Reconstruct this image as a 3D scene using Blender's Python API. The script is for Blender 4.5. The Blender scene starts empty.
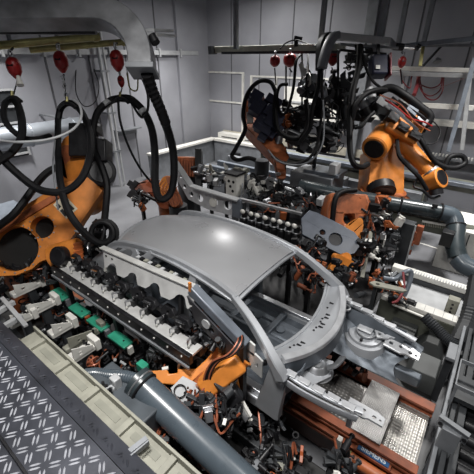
import bpy, bmesh, math, random
from mathutils import Vector, Matrix
from mathutils.geometry import tessellate_polygon

# ------------------------------------------------------------------ camera
TH = math.radians(27.9); FPX = 340.0; YAW = math.radians(37.3)
sc = bpy.context.scene
COL = sc.collection
CAM = Vector((0, 0, 4.0))
FH = Vector((-math.sin(YAW), math.cos(YAW), 0)); RT = Vector((math.cos(YAW), math.sin(YAW), 0))
FW = FH * math.cos(TH) + Vector((0, 0, -math.sin(TH))); UPV = RT.cross(FW)
cd = bpy.data.cameras.new('camera'); cam = bpy.data.objects.new('camera', cd); COL.objects.link(cam)
cam.location = CAM; cam.rotation_euler = (math.radians(90) - TH, 0, YAW)
cd.sensor_width = 36; cd.lens = 36 * FPX / 474; cd.clip_start = .05; cd.clip_end = 100
sc.camera = cam
# ------------------------------------------------------------------ light
sc.view_settings.view_transform = 'Standard'; sc.view_settings.look = 'None'
sc.view_settings.gamma = 1; sc.view_settings.use_curve_mapping = False
sc.view_settings.exposure = 0.1
w = bpy.data.worlds.new('world'); sc.world = w; w.use_nodes = True
w.node_tree.nodes['Background'].inputs[0].default_value = (.55, .6, .7, 1)
w.node_tree.nodes['Background'].inputs[1].default_value = .06

def area(name, loc, size, power, rot=(0, 0, 0), col=(1, .98, .95), sy=None, spread=180):
    l = bpy.data.lights.new(name, 'AREA'); l.energy = power; l.size = size; l.color = col
    if sy: l.shape = 'RECTANGLE'; l.size_y = sy
    l.spread = math.radians(spread)
    o = bpy.data.objects.new(name, l); o.location = loc; o.rotation_euler = rot; COL.objects.link(o)
    return o
area('ceiling_lamp', (-6.85, 9.05, 6.3), .5, 150, spread=160)
area('ceiling_lamp', (-8.5, 8.6, 6.1), .8, 130, spread=94)
area('ceiling_lamp', (-8.7, 3.0, 6.1), .8, 160, spread=94)
area('ceiling_lamp', (-4.8, 9.5, 6.1), .8, 150, spread=94)
area('ceiling_lamp', (0.1, 7.9, 6.3), .8, 190, spread=105)
area('ceiling_lamp', (-1.3, .5, 6.8), .9, 190, spread=120)  # unseen front lamp, added for face-on light on the near side
area('ceiling_lamp', (1.6, 3.0, 6.4), .8, 90, spread=150)  # unseen front lamp, added to brighten camera-facing sides of robots and arms

# ------------------------------------------------------------------ pixel helpers (view geometry -> world points)
def ray(px, py): return FW * FPX + RT * (px - 237) + UPV * (237 - py)
def at(px, py, z=None, x=None, y=None, d=None):
    r = ray(px, py)
    if d is not None: t = d / FPX
    elif z is not None: t = (z - CAM.z) / r.z
    elif x is not None: t = (x - CAM.x) / r.x
    else: t = (y - CAM.y) / r.y
    return CAM + r * t
def on_plane(a, n, U, V, px, py):
    r = ray(px, py); t = (a - CAM).dot(n) / r.dot(n); q = CAM + r * t - a
    return (q.dot(U), q.dot(V))
def P(*pts): return [at(p[0], p[1], d=p[2]) for p in pts]

# ------------------------------------------------------------------ materials
MATS = {}
def mat(name, col, rough=.5, metal=0.0, var=.12, scale=6.0, bump=0.0, bscale=60.0, emit=0, dirt=None, kind='noise'):
    if name in MATS: return MATS[name]
    m = bpy.data.materials.new(name); m.use_nodes = True; nt = m.node_tree; N = nt.nodes; L = nt.links
    b = N['Principled BSDF']; b.inputs['Roughness'].default_value = rough; b.inputs['Metallic'].default_value = metal
    tc = N.new('ShaderNodeTexCoord')
    n = N.new('ShaderNodeTexNoise'); n.inputs['Scale'].default_value = scale; n.inputs['Detail'].default_value = 5
    L.new(tc.outputs['Object'], n.inputs['Vector'])
    r = N.new('ShaderNodeValToRGB'); r.color_ramp.elements[0].position = .3; r.color_ramp.elements[1].position = .7
    lo = dirt or tuple(c * (1 - var * 1.6) for c in col)
    hi = tuple(min(1, c * (1 + var)) for c in col)
    r.color_ramp.elements[0].color = (*lo, 1); r.color_ramp.elements[1].color = (*hi, 1)
    L.new(n.outputs['Fac'], r.inputs[0]); L.new(r.outputs[0], b.inputs['Base Color'])
    mr = N.new('ShaderNodeMapRange'); mr.inputs['To Min'].default_value = max(.04, rough - .08); mr.inputs['To Max'].default_value = min(1, rough + .1)
    L.new(n.outputs['Fac'], mr.inputs['Value']); L.new(mr.outputs[0], b.inputs['Roughness'])
    if bump:
        if kind == 'noise':
            t = N.new('ShaderNodeTexNoise'); t.inputs['Scale'].default_value = bscale; out = t.outputs['Fac']
        elif kind == 'holes':
            t = N.new('ShaderNodeTexVoronoi'); t.inputs['Scale'].default_value = bscale; t.inputs['Randomness'].default_value = 0.0; out = t.outputs['Distance']
        elif kind == 'quilt':
            t = N.new('ShaderNodeTexVoronoi'); t.inputs['Scale'].default_value = bscale; t.inputs['Randomness'].default_value = .25
            t.feature = 'SMOOTH_F1'; out = t.outputs['Distance']
        L.new(tc.outputs['Object'], t.inputs['Vector'])
        bp = N.new('ShaderNodeBump'); bp.inputs['Strength'].default_value = bump; bp.inputs['Distance'].default_value = .01
        L.new(out, bp.inputs['Height']); L.new(bp.outputs[0], b.inputs['Normal'])
    if emit:
        b.inputs['Emission Color'].default_value = (*col, 1); b.inputs['Emission Strength'].default_value = emit
    MATS[name] = m; return m
ORANGE = mat('orange_paint', (.62, .21, .035), .38, 0, .18, 5, .05, 200)
ORANGE_D = mat('worn_orange_paint', (.36, .10, .03), .45, 0, .3, 7)
RED_OR = mat('red_orange_paint', (.34, .085, .03), .42, 0, .2, 7)
RUST = mat('red_oxide_paint', (.25, .07, .03), .48, .1, .3, 5, .1, 80)
BLACK = mat('black_rubber', (.006, .006, .007), .55, 0, .2, 20, .15, 150)
BLACK.node_tree.nodes['Principled BSDF'].inputs['Specular IOR Level'].default_value = .2
BLACKM = mat('black_metal', (.012, .012, .014), .42, .2, .3, 12, .1, 80)
DKGREY = mat('dark_grey_paint', (.034, .037, .041), .45, .1, .2, 6)
GREY = mat('grey_paint', (.19, .2, .215), .42, .1, .15, 5)
BLUEGREY = mat('blue_grey_paint', (.15, .17, .20), .33, .15, .15, 5)
LTGREY = mat('light_grey_paint', (.42, .43, .44), .45, .05, .12, 4)
WHITE = mat('white_paint', (.68, .67, .63), .45, 0, .1, 5)
CREAM = mat('cream_paint', (.25, .247, .205), .5, 0, .15, 6)
STEEL = mat('bare_steel', (.48, .49, .51), .3, .85, .15, 5, .04, 120)
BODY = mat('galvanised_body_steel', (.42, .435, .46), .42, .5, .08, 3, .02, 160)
BODYD = mat('dark_inner_steel', (.105, .12, .14), .45, .5, .2, 6, .05, 60)  # darker steel for floor, inner panels and far centre pillar
ROOFM = mat('satin_roof_steel', (.38, .385, .40), .29, .4, .04, 2)
ALU = mat('brushed_aluminium', (.58, .59, .60), .28, .8, .12, 10, .03, 150)
GALV = mat('galvanised_duct', (.36, .39, .43), .3, .65, .08, 2)
DUCT = mat('grey_plastic_duct', (.065, .082, .098), .26, 0, .12, 4)
DUCTD = mat('dark_plastic_duct', (.03, .04, .045), .28, 0, .12, 4)
GREEN = mat('green_plastic', (.03, .27, .17), .4, 0, .15, 10)
RED = mat('red_plastic', (.30, .012, .012), .35, 0, .15, 12)
BLUE = mat('blue_label', (.02, .09, .22), .4, 0, .08, 12)
NAVY = mat('navy_fabric', (.015, .018, .045), .6, 0, .2, 10)
COPPER = mat('copper_cable', (.30, .09, .045), .4, .2, .25, 15)
BRASS = mat('yellow_chromate', (.36, .33, .14), .4, .55, .2, 8)
YEL = mat('yellow_plastic', (.7, .5, .08), .45, 0, .1, 10)
GLASS = mat('milky_tube', (.5, .52, .5), .3, 0, .1, 10)
CHROME = mat('chrome', (.75, .75, .76), .12, 1, .05, 10)
WALL = mat('wall_paint', (.30, .305, .335), .55, 0, .07, 1.2, .03, 20)
FLOORM = mat('epoxy_floor', (.17, .173, .185), .4, 0, .15, 1.5)
CEIL = mat('ceiling_paint', (.2, .2, .22), .7, 0, .1, 1)
TREAD = mat('tread_plate_steel', (.045, .048, .06), .42, .3, .25, 4, .08, 60)
TREADH = mat('tread_bar_steel', (.42, .43, .47), .38, .3, .15, 10)
PERF = mat('perforated_steel', (.52, .51, .50), .36, .5, .25, 4, 1.0, 55, kind='holes')
QUILT = mat('shiny_tread_steel', (.5, .48, .45), .27, .85, .2, 5)
TREADB = mat('dull_tread_steel', (.32, .31, .3), .34, .7, .3, 5)
MESHM = mat('grating_steel', (.25, .26, .28), .4, .5, .2, 8)
PITGREY = mat('pit_cover_paint', (.035, .038, .038), .5, 0, .15, 3)

# ------------------------------------------------------------------ mesh builder
def frame_of(d, up=None):
    d = d.normalized(); up = Vector(up) if up is not None else Vector((0, 0, 1))
    if abs(d.dot(up.normalized())) > .98: up = Vector((0, 1, 0)) if abs(d.y) < .9 else Vector((1, 0, 0))
    s = d.cross(up).normalized(); u = s.cross(d).normalized()
    return d, s, u
def catmull(pts, n=6):
    if len(pts) < 3: return pts
    out = []; q = [pts[0] * 2 - pts[1]] + list(pts) + [pts[-1] * 2 - pts[-2]]
    for i in range(1, len(q) - 2):
        a, b, c, e = q[i - 1], q[i], q[i + 1], q[i + 2]
        for k in range(n):
            t = k / n
            out.append(.5 * ((2 * b) + (-a + c) * t + (2 * a - 5 * b + 4 * c - e) * t * t + (-a + 3 * b - 3 * c + e) * t ** 3))
    out.append(pts[-1]); return out
class MB:
    def __init__(s): s.v = []; s.f = []
    def add(s, vs, fs):
        o = len(s.v); s.v += [Vector(v) for v in vs]; s.f += [tuple(i + o for i in f) for f in fs]; return s
    def box(s, c, dx, dy, dz, ax=None):
        c = Vector(c); X, Y, Z = ax or (Vector((1, 0, 0)), Vector((0, 1, 0)), Vector((0, 0, 1)))
        vs = [c + X * (dx / 2 * a) + Y * (dy / 2 * b) + Z * (dz / 2 * e) for a in (-1, 1) for b in (-1, 1) for e in (-1, 1)]
        return s.add(vs, [(0, 1, 3, 2), (4, 6, 7, 5), (0, 4, 5, 1), (2, 3, 7, 6), (0, 2, 6, 4), (1, 5, 7, 3)])
    def span(s, x0, x1, y0, y1, z0, z1):
        return s.box(((x0 + x1) / 2, (y0 + y1) / 2, (z0 + z1) / 2), x1 - x0, y1 - y0, z1 - z0)
    def bar(s, a, b, w, h, up=None):
        a, b = Vector(a), Vector(b); d, sd, u = frame_of(b - a, up)
        return s.box((a + b) / 2, (b - a).length, w, h, (d, sd, u))
    def sweep(s, path, w, h=None, n=10, up=None, smooth=6, rect=False, taper=None, ring=0):
        h = h or w; path = [Vector(p) for p in path]
        ps = catmull(path, smooth) if smooth and len(path) > 2 else path
        vs = []; fs = []; m = len(ps); u = None
        for i, p in enumerate(ps):
            d = (ps[min(i + 1, m - 1)] - ps[max(i - 1, 0)]).normalized()
            if u is None or up is not None: _, sd, u = frame_of(d, up)
            else:
                u = (u - d * u.dot(d)).normalized(); sd = d.cross(u)
            k = 1.0
            if taper: t = i / (m - 1); k = taper[0] + (taper[1] - taper[0]) * t
            if ring and i % 2: k *= (1 - ring)
            if rect:
                r = .78
                sec = [(1, r), (r, 1), (-r, 1), (-1, r), (-1, -r), (-r, -1), (r, -1), (1, -r)]
                for a, b in sec: vs.append(p + sd * (w / 2 * a * k) + u * (h / 2 * b * k))
            else:
                for j in range(n):
                    t = 2 * math.pi * j / n; vs.append(p + sd * (math.cos(t) * w / 2 * k) + u * (math.sin(t) * h / 2 * k))
        nn = 8 if rect else n
        for i in range(m - 1):
            for j in range(nn):
                fs.append((i * nn + j, i * nn + (j + 1) % nn, (i + 1) * nn + (j + 1) % nn, (i + 1) * nn + j))
        fs.append(tuple(range(nn))[::-1]); fs.append(tuple((m - 1) * nn + j for j in range(nn)))
        return s.add(vs, fs)
    def cyl(s, a, b, r, r2=None, n=20):
        a, b = Vector(a), Vector(b)
        return s.lathe(a, b - a, [(0, r), (1, r if r2 is None else r2)], n)
    def lathe(s, a, ax, prof, n=20):
        a = Vector(a); ax = Vector(ax); d, sd, u = frame_of(ax); L = ax.length; vs = []; fs = []
        for t, r in prof:
            for j in range(n):
                g = 2 * math.pi * j / n; vs.append(a + d * (t * L) + sd * (math.cos(g) * r) + u * (math.sin(g) * r))
        for i in range(len(prof) - 1):
            for j in range(n): fs.append((i * n + j, i * n + (j + 1) % n, (i + 1) * n + (j + 1) % n, (i + 1) * n + j))
        fs.append(tuple(range(n))[::-1]); fs.append(tuple((len(prof) - 1) * n + j for j in range(n)))
        return s.add(vs, fs)
    def torus(s, c, ax, R, r, n=24, m=8):
        c = Vector(c); d, sd, u = frame_of(Vector(ax)); vs = []; fs = []
        for i in range(n):
            g = 2 * math.pi * i / n; o = sd * math.cos(g) + u * math.sin(g)
            for j in range(m):
                k = 2 * math.pi * j / m; vs.append(c + o * (R + r * math.cos(k)) + d * (r * math.sin(k)))
        for i in range(n):
            for j in range(m): fs.append((i * m + j, ((i + 1) % n) * m + j, ((i + 1) % n) * m + (j + 1) % m, i * m + (j + 1) % m))
        return s.add(vs, fs)
    def prism(s, outer, holes, o, U, V, t):
        """polygon (u,v) with holes in plane o,U,V extruded by vector t both ways /2"""
        o = Vector(o); U = Vector(U); V = Vector(V); t = Vector(t)
        loops = [[Vector((p[0], p[1], 0)) for p in outer]] + [[Vector((p[0], p[1], 0)) for p in h] for h in holes]
        tris = tessellate_polygon(loops); flat = [p for l in loops for p in l]; n = len(flat)
        vs = [o + U * p.x + V * p.y + t * .5 for p in flat] + [o + U * p.x + V * p.y - t * .5 for p in flat]
        fs = [tuple(f) for f in tris] + [tuple(i + n for i in reversed(f)) for f in tris]
        k = 0
        for l in loops:
            m = len(l)
            for i in range(m): fs.append((k + i, k + (i + 1) % m, k + (i + 1) % m + n, k + i + n))
            k += m
        return s.add(vs, fs)
    def grid(s, fn, nu, nv, t=.01):
        """sheet from fn(u,v)->Vector with thickness t"""
        p = [[Vector(fn(i / nu, j / nv)) for j in range(nv + 1)] for i in range(nu + 1)]
        vs = []; W = nv + 1
        for side in (0, 1):
            for i in range(nu + 1):
                for j in range(nv + 1):
                    a = p[min(i + 1, nu)][j] - p[max(i - 1, 0)][j]; b = p[i][min(j + 1, nv)] - p[i][max(j - 1, 0)]
                    nn = a.cross(b); nn = nn.normalized() if nn.length > 1e-9 else Vector((0, 0, 1))
                    vs.append(p[i][j] - nn * (t * side))
        o = (nu + 1) * W; fs = []
        for i in range(nu):
            for j in range(nv):
                a = i * W + j; fs.append((a, a + W, a + W + 1, a + 1)); fs.append((o + a, o + a + 1, o + a + W + 1, o + a + W))
        for i in range(nu):
            fs.append((i * W, o + i * W, o + (i + 1) * W, (i + 1) * W)); a = i * W + nv; fs.append((a, a + W, o + a + W, o + a))
        for j in range(nv):
            fs.append((j, j + 1, o + j + 1, o + j)); a = nu * W + j; fs.append((a, o + a, o + a + 1, a + 1))
        return s.add(vs, fs)
    def build(s, name, m, parent=None, bevel=0, smooth=True, label=None):
        me = bpy.data.meshes.new(name); me.from_pydata([tuple(v) for v in s.v], [], s.f)
        bm = bmesh.new(); bm.from_mesh(me); bmesh.ops.recalc_face_normals(bm, faces=bm.faces)
        bm.to_mesh(me); bm.free(); me.materials.append(m)
        o = bpy.data.objects.new(name, me); COL.objects.link(o)
        if parent: o.parent = parent; o.matrix_parent_inverse = parent_inv(parent)
        if bevel:
            b = o.modifiers.new('bevel', 'BEVEL'); b.width = bevel; b.segments = 2; b.limit_method = 'ANGLE'; b.angle_limit = math.radians(35)
        if smooth:
            for p in me.polygons: p.use_smooth = True
            try: me.set_sharp_from_angle(angle=math.radians(38))
            except Exception: pass
        if label: o['label'] = label
        return o
def parent_inv(p):
    def W(q): return (W(q.parent) @ q.matrix_parent_inverse @ q.matrix_basis) if q.parent else q.matrix_basis.copy()
    return W(p).inverted()
def circ(cx, cy, r, n=20): return [(cx + r * math.cos(2 * math.pi * i / n), cy + r * math.sin(2 * math.pi * i / n)) for i in range(n)]
def tag(o, label, cat, group=None, kind=None):
    if label: o['label'] = label
    if cat: o['category'] = cat
    if group: o['group'] = group
    if kind: o['kind'] = kind
    return o
def thing(name, label, cat, loc=(0, 0, 0), rz=0, group=None):
    o = bpy.data.objects.new(name, None); COL.objects.link(o); o.location = loc; o.rotation_euler = (0, 0, rz)
    o.empty_display_size = .05
    return tag(o, label, cat, group)
def struct(o): o['kind'] = 'structure'; return o
def dup(root, mtx, label, group=None):
    """copy a thing whose parts are stored in local space, with parts and sub-parts"""
    r = root.copy(); COL.objects.link(r); r.matrix_basis = mtx
    r['label'] = label
    if group: r['group'] = group
    for ch in root.children:
        c = ch.copy(); COL.objects.link(c); c.parent = r
        for g in ch.children:
            d = g.copy(); COL.objects.link(d); d.parent = c
    return r
def hose(name, label, pts, r, m=BLACK, group=None, cat='hose', n=8, smooth=7, ring=0, parent=None):
    o = MB().sweep(pts, 2 * r, n=n, smooth=smooth, ring=ring).build(name, m, parent)
    if not parent: tag(o, label, cat, group)
    return o
ORD = ['first', 'second', 'third', 'fourth', 'fifth', 'sixth', 'seventh', 'eighth', 'ninth', 'tenth', 'eleventh', 'twelfth', 'thirteenth', 'fourteenth']
rnd = random.Random(7)

# ================================================================== STRUCTURE
WX, WY = -10.4, 11.6
struct(MB().span(-11, 7, -1.5, 12.2, -.1, 0).build('floor', FLOORM))
struct(MB().span(WX - .15, WX, -1.5, WY, 0, 8).build('wall_left', WALL))
struct(MB().span(WX - .15, 7, WY, WY + .15, 0, 8).build('wall_back', WALL))
struct(MB().span(7, 7.15, -1.5, WY + .15, 0, 8).build('wall_right', WALL))
struct(MB().span(WX - .15, 7.15, -1.65, -1.5, 0, 8).build('wall_front', WALL))
struct(MB().span(-11, 7.2, -1.7, 12, 8, 8.1).build('ceiling', CEIL))
SEAM = mat('dark_wall_seam', (.09, .09, .1), .7)  # dark strips marking the wall panel seams
k = 1
for y in (5.1, 6.4, 7.7, 9.05, 10.3):
    struct(MB().span(WX, WX + .012, y - .025, y + .025, 0, 8).build('trim_%d' % k, SEAM)); k += 1
for x in (-9.1, -7.8, -6.5, -5.2, -2.6, -1.3, 0):
    struct(MB().span(x - .018, x + .018, WY - .012, WY, 0, 8).build('trim_%d' % k, SEAM)); k += 1
struct(MB().span(-4.05, -3.75, WY - .2, WY, 0, 8).build('trim_%d' % k, GREY, bevel=.01)); k += 1
struct(MB().span(WX, WX + .12, 9.95, WY, 0, 8).build('trim_%d' % k, WALL)); k += 1

# wall rail at camera height and duct along the left wall
o = MB().span(WX + .002, WX + .14, -1, 11.0, 4.06, 4.2)
for y in range(0, 11): o.span(WX + .002, WX + .2, y, y + .06, 4.0, 4.26)
tag(o.build('wall_rail', LTGREY, bevel=.01), 'light grey horizontal rail running along the left wall', 'rail')
t = thing('ventilation_duct', 'shiny galvanised round duct running low along the left wall behind the orange robot', 'duct', (-9.2, 4, 0))
q = at(55, 131, x=-9.2)
YD = at(86, 128, x=-9.2).y
MB().cyl((-9.2, 1.5, q.z), (-9.2, YD, q.z), .26, n=28).build('duct_pipe', GALV, t)
for y in (2.6, 3.7, 4.8, YD - .03):
    MB().torus((-9.2, y, q.z), (0, 1, 0), .262, .022).build('duct_joint', GALV, t)
for y in (3.1, 4.6):
    MB().span(-10.398, -9.2, y - .03, y + .03, q.z + .26, q.z + .3).span(-9.23, -9.17, y - .03, y + .03, q.z + .2, q.z + .3).build('wall_bracket', GREY, t)
t = thing('cable_conduit', 'pair of pale vertical pipes standing against the left wall', 'pipe', (-10.2, at(115, 160, x=-10.2).y, 0))
y0 = t.location.y
MB().cyl((-10.1, y0, 0), (-10.1, y0, 5.2), .05).build('pipe', LTGREY, t)
MB().cyl((-10.1, y0 + .16, 0), (-10.1, y0 + .16, 5.2), .035).build('pipe', LTGREY, t)
for z in (1.2, 2.4, 3.6): MB().span(-10.395, -10.05, y0 - .08, y0 + .24, z, z + .05).build('pipe_clamp', GREY, t)
t = thing('wall_tray', 'small grey metal shelf fixed to the left wall above the white low wall', 'shelf', at(128, 130, x=-10.3))
c = at(128, 130, x=-10.2)
MB().span(-10.395, -10.1, c.y - .45, c.y + .5, c.z, c.z + .04).span(-10.395, -10.37, c.y - .45, c.y + .5, c.z - .18, c.z).build('shelf_plate', GREY, t)
t = thing('control_cabinet', 'pale low cabinet with grey blue lid at the left edge behind the robot arm', 'cabinet', at(10, 215, d=7.6))
c = at(6, 212, d=7.4)
MB().box((c.x, c.y, c.z / 2), .9, .7, c.z).build('cabinet_body', WHITE, t, bevel=.02); MB().box((c.x + .02, c.y - .02, c.z + .03), .95, .75, .06).build('lid', BLUEGREY, t, bevel=.01)
MB().box((c.x + .46, c.y, c.z * .6), .02, .4, .3).build('door_panel', DKGREY, t)
c = at(30, 222, d=7.0); t = thing('control_cabinet', 'small pale cabinet between the left hoses just behind the robot arm', 'cabinet', c)
MB().box((c.x, c.y, c.z / 2), .4, .4, c.z).build('cabinet_body', LTGREY, t, bevel=.02); MB().box((c.x, c.y, c.z + .02), .44, .44, .04).build('lid', BLUEGREY, t, bevel=.01)
t = thing('wall_ladder_panel', 'narrow dark gridded panel on the wall at the left picture edge', 'panel', at(8, 110, x=-10.3))
c = at(8, 110, x=-10.3); p = MB()
p.span(-10.395, -10.33, c.y - .5, c.y + .25, c.z - 1.2, c.z + .5); p.build('back_panel', DKGREY, t)
p = MB()
for i in range(5): p.span(-10.33, -10.29, c.y - .5, c.y + .25, c.z - 1.15 + i * .4, c.z - 1.1 + i * .4)
p.span(-10.33, -10.28, c.y + .2, c.y + .25, c.z - 1.2, c.z + .5).build('panel_frame', LTGREY, t)
t = thing('wall_socket_box', 'small white socket box with black face on the left wall by the hanging hose', 'box', at(158, 163, x=-10.3))
c = at(158, 163, x=-10.3)
MB().span(-10.395, -10.25, c.y - .1, c.y + .75, c.z - .25, c.z + .2).build('socket_housing', WHITE, t, bevel=.01)
MB().span(-10.25, -10.235, c.y - .05, c.y + .18, c.z - .16, c.z + .12).build('socket_face', BLACKM, t)

# low white wall and bench round the back of the cell
A = at(211, 138, z=1.0)
t = thing('low_partition', 'white low wall running along the left side up to the back bench', 'low wall', (-9.6, 7, 0))
MB().span(-9.75, -9.6, 7.6, A.y + .2, 0, .92).build('wall_panel', GREY, t)
MB().span(-9.82, -9.52, 7.6, A.y + .2, .92, 1.0).build('white_cap', WHITE, t, bevel=.01)
t = thing('back_bench', 'long white and grey bench along the back wall under the white guard fence', 'bench', (-6, 11.2, 0))
by = A.y
MB().span(-9.5, -2.7, by, by + .08, 0, .92).build('front_panel', GREY, t, bevel=.01)
XW = at(262, 146, z=1).x
MB().span(-9.5, XW, by - .04, by + .2, .92, 1.02).build('white_edge', WHITE, t, bevel=.01)
MB().span(XW, -2.7, by - .04, by + .2, .92, 1.02).build('grey_edge', GREY, t, bevel=.01)
PY = by + .6
MB().span(-9.5, XW, PY - .35, PY + .0, 1.0, 1.22).build('step_cabinet', WHITE, t, bevel=.01)
MB().span(-9.5, -2.7, by + .2, PY - .35, .9, 1.0).build('bench_top', LTGREY, t)
MB().span(-9.5, -2.7, PY, 11.55, 1.0, 1.26).build('deck', mat('deck_boards', (.45, .42, .35), .6), t)
p = MB()
for i in range(3): p.span(-9.3 + i * 1.2, -8.5 + i * 1.2, PY - .362, PY - .35, 1.06, 1.09)
p.build('panel_slot', DKGREY, t)
MB().box((-8.3, by - .06, .55), .35, .14, .1).build('clamp_handle', BLACKM, t)
# guard fence: panels
def fence(label, x0, x1, z0, z1, y, npost, mids):
    t = thing('guard_fence', label, 'fence', (x0, y, z0))
    for i in range(npost + 1):
        x = x0 + (x1 - x0) * i / npost
        MB().span(x - .045, x + .045, y - .045, y + .045, z0, z1).build('post', WHITE, t)
    for z in mids: MB().span(x0, x1, y - .03, y + .03, z - .03, z + .03).build('rail', WHITE, t)
    return t
a = at(207, 118, y=PY + .1); b = at(243, 118, y=PY + .1); zt = at(205, 71, y=PY + .1).z
fence('white tubular guard fence section nearest the room corner', a.x, b.x, 1.26, zt, PY + .1, 1, (zt - .03, 1.26 + (zt - 1.26) * .5))
c_ = at(251, 118, y=PY + .1); d_ = at(330, 118, y=PY + .1)
fence('white tubular guard fence section behind the hanging black hoses', c_.x, d_.x, 1.26, zt - .1, PY + .1, 3, (zt - .13, 1.26 + (zt - 1.26) * .5, 1.5))
a = at(207, 118, y=PY + .7)
# white panels (lit boards) behind fence on the right
t = thing('wall_board', 'pale board standing on the deck behind the wire tooling', 'board', (at(310, 100, y=11.3).x, 11.3, 1.26))
a = at(285, 100, y=11.3).x; b = at(350, 100, y=11.3).x
MB().span(a, b, 11.2, 11.25, 2.1, 3.1).build('board_panel', WHITE, t, bevel=.01)
MB().span(a, b, 11.17, 11.2, 2.6, 2.66).build('board_rail', LTGREY, t)

# right background: horizontal guard bars and slanted post
def beam(name, label, a, b, w, h, m, cat='beam', bevel=.008, up=None, group=None):
    return tag(MB().bar(a, b, w, h, up).build(name, m, bevel=bevel), label, cat, group)
y = 10.4
beam('guard_bar', 'upper pale horizontal double bar on the right behind the big orange robot', at(388, 68, y=y), at(474, 70.5, y=y) , .09, .1, WHITE, 'bar')
beam('guard_bar', 'second pale bar just below the upper bar on the right', at(388, 73, y=y), at(474, 76, y=y), .09, .1, LTGREY, 'bar')
beam('guard_bar', 'lower pale bar on the right above the grating, behind the slanted post', at(400, 104, y=y), at(474, 108, y=y), .09, .12, WHITE, 'bar')
beam('guard_post', 'pale upright post at the right edge behind the slanted grey post', at(470, 76, y=y - .1), at(462, 150, y=y - .1), .09, .09, LTGREY, 'post')
beam('guard_post', 'pale upright post below the overhead hoist behind the orange robot', at(403, 76, y=y + .05), at(402, 150, y=y + .05), .08, .08, LTGREY, 'post')
beam('slanted_post', 'long blue grey slanted post at the right in front of the bars', at(475, 58, d=7.6), at(448, 152, d=8.2), .1, .1, BLUEGREY, 'post')
c = at(430, 90, y=11.2)
tag(MB().span(c.x - 1.6, c.x + 2.6, 11.2, 11.5, c.z - .9, c.z - .75).build('wall_ledge', WHITE, bevel=.01), 'white ledge along the back wall at the right', 'ledge')

# robot track: stepped grey base across the middle background
t = thing('robot_track', 'long grey robot track base crossing the middle background', 'machine base', (-3, 8, 0))
TY = at(275, 180, z=1.0).y
MB().span(-7.2, -1.15, TY, TY + 1.3, 0, .85).build('track_base', GREY, t, bevel=.02)
MB().span(-7.2, -1.15, TY - .02, TY + .12, .85, 1.0).build('track_rail', BLUEGREY, t, bevel=.01)
MB().span(-7.2, -1.15, TY + .55, TY + .68, .85, 1.0).build('track_rail', BLUEGREY, t, bevel=.01)
MB().span(-7.2, -1.15, TY + 1.1, TY + 1.3, .85, 1.05).build('track_rail', GREY, t, bevel=.01)
MB().span(-7.0, -1.2, TY + .2, TY + .5, .851, .87).build('track_cover', DKGREY, t)
MB().span(-6.2, -1.15, TY + 1.6, TY + 2.3, 0, 1.2).span(-6.2, 2.6, TY + 1.6, TY + 2.3, 1.12, 1.25).build('cable_trough', mat('olive_grey_paint', (.15, .155, .13), .5), t, bevel=.02)
MB().span(-6.2, 2.6, TY + 1.55, TY + 1.75, 1.25, 1.35).build('trough_edge', BLUEGREY, t, bevel=.01)
for i in range(4):
    MB().box((-5.6 + i * 1.25, TY + .9, 1.0), .3, .3, .3).build('bearing_block', LTGREY if i % 3 == 0 else GREY, t, bevel=.02)
p = MB()
for i in range(18): p.cyl((-7 + i * .32, TY - .022, .93), (-7 + i * .32, TY - .035, .93), .02, n=8)
p.build('bolt_row', STEEL, t)
t = thing('block_pedestal', 'grey block pedestal on the robot track in the middle, left of the big orange robot', 'pedestal', at(322, 172, d=8.3))
c = at(318, 168, d=8.4)
MB().box((c.x, c.y, 1.25), 1.1, .8, .5).build('block', GREY, t, bevel=.02); MB().box((c.x + .2, c.y, 1.54), .9, .6, .08).build('top_plate', BLUEGREY, t, bevel=.01); MB().box((c.x + .5, c.y - .2, 1.7), .18, .3, .25).build('side_block', LTGREY, t, bevel=.02)
# grating platform at right
t = thing('grating_platform', 'steel grating platform with a toothed white edge under the orange robot forearm', 'platform', (.5, 9, 0))
g0 = at(402, 147, z=1.55); g1 = at(480, 162, z=1.55)
dx = Vector((1, 0, 0)); gy = (g0.y + g1.y) / 2
MB().span(-2.6, 3.2, gy, 11.0, 1.45, 1.5).build('grating_deck', MESHM, t)
p = MB()
for i in range(66): p.span(-2.6 + i * .088, -2.6 + i * .088 + .04, gy - .05, gy + .07, 1.44, 1.56)
p.build('toothed_edge', WHITE, t)
p = MB()
for i in range(90): p.span(-2.6 + i * .064, -2.6 + i * .064 + .012, gy + .07, 11.0, 1.5, 1.53)
p.build('grating_bars', STEEL, t)
MB().span(-2.6, 3.2, gy - .02, gy + .1, 1.15, 1.44).build('side_beam', GREY, t, bevel=.01)
for x in (-2.4, 0, 2.4): MB().span(x, x + .12, gy, gy + .12, 0, 1.15).build('leg', GREY, t)

# ================================================================== CAR BODY
car = thing('car_body', 'bare metal car body shell with satin grey roof on the orange brown conveyor', 'car body', (-2.2, 2.75, .62))
CY = 2.72
def yn(x, z):   # near side surface y as a function of z (tumblehome)
    if z > 1.5: return 1.98 + (z - 1.5) * .33
    return 1.98 - (1.5 - z) * .02
def yf(x, z): return 2 * CY - yn(x, z)
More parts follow.
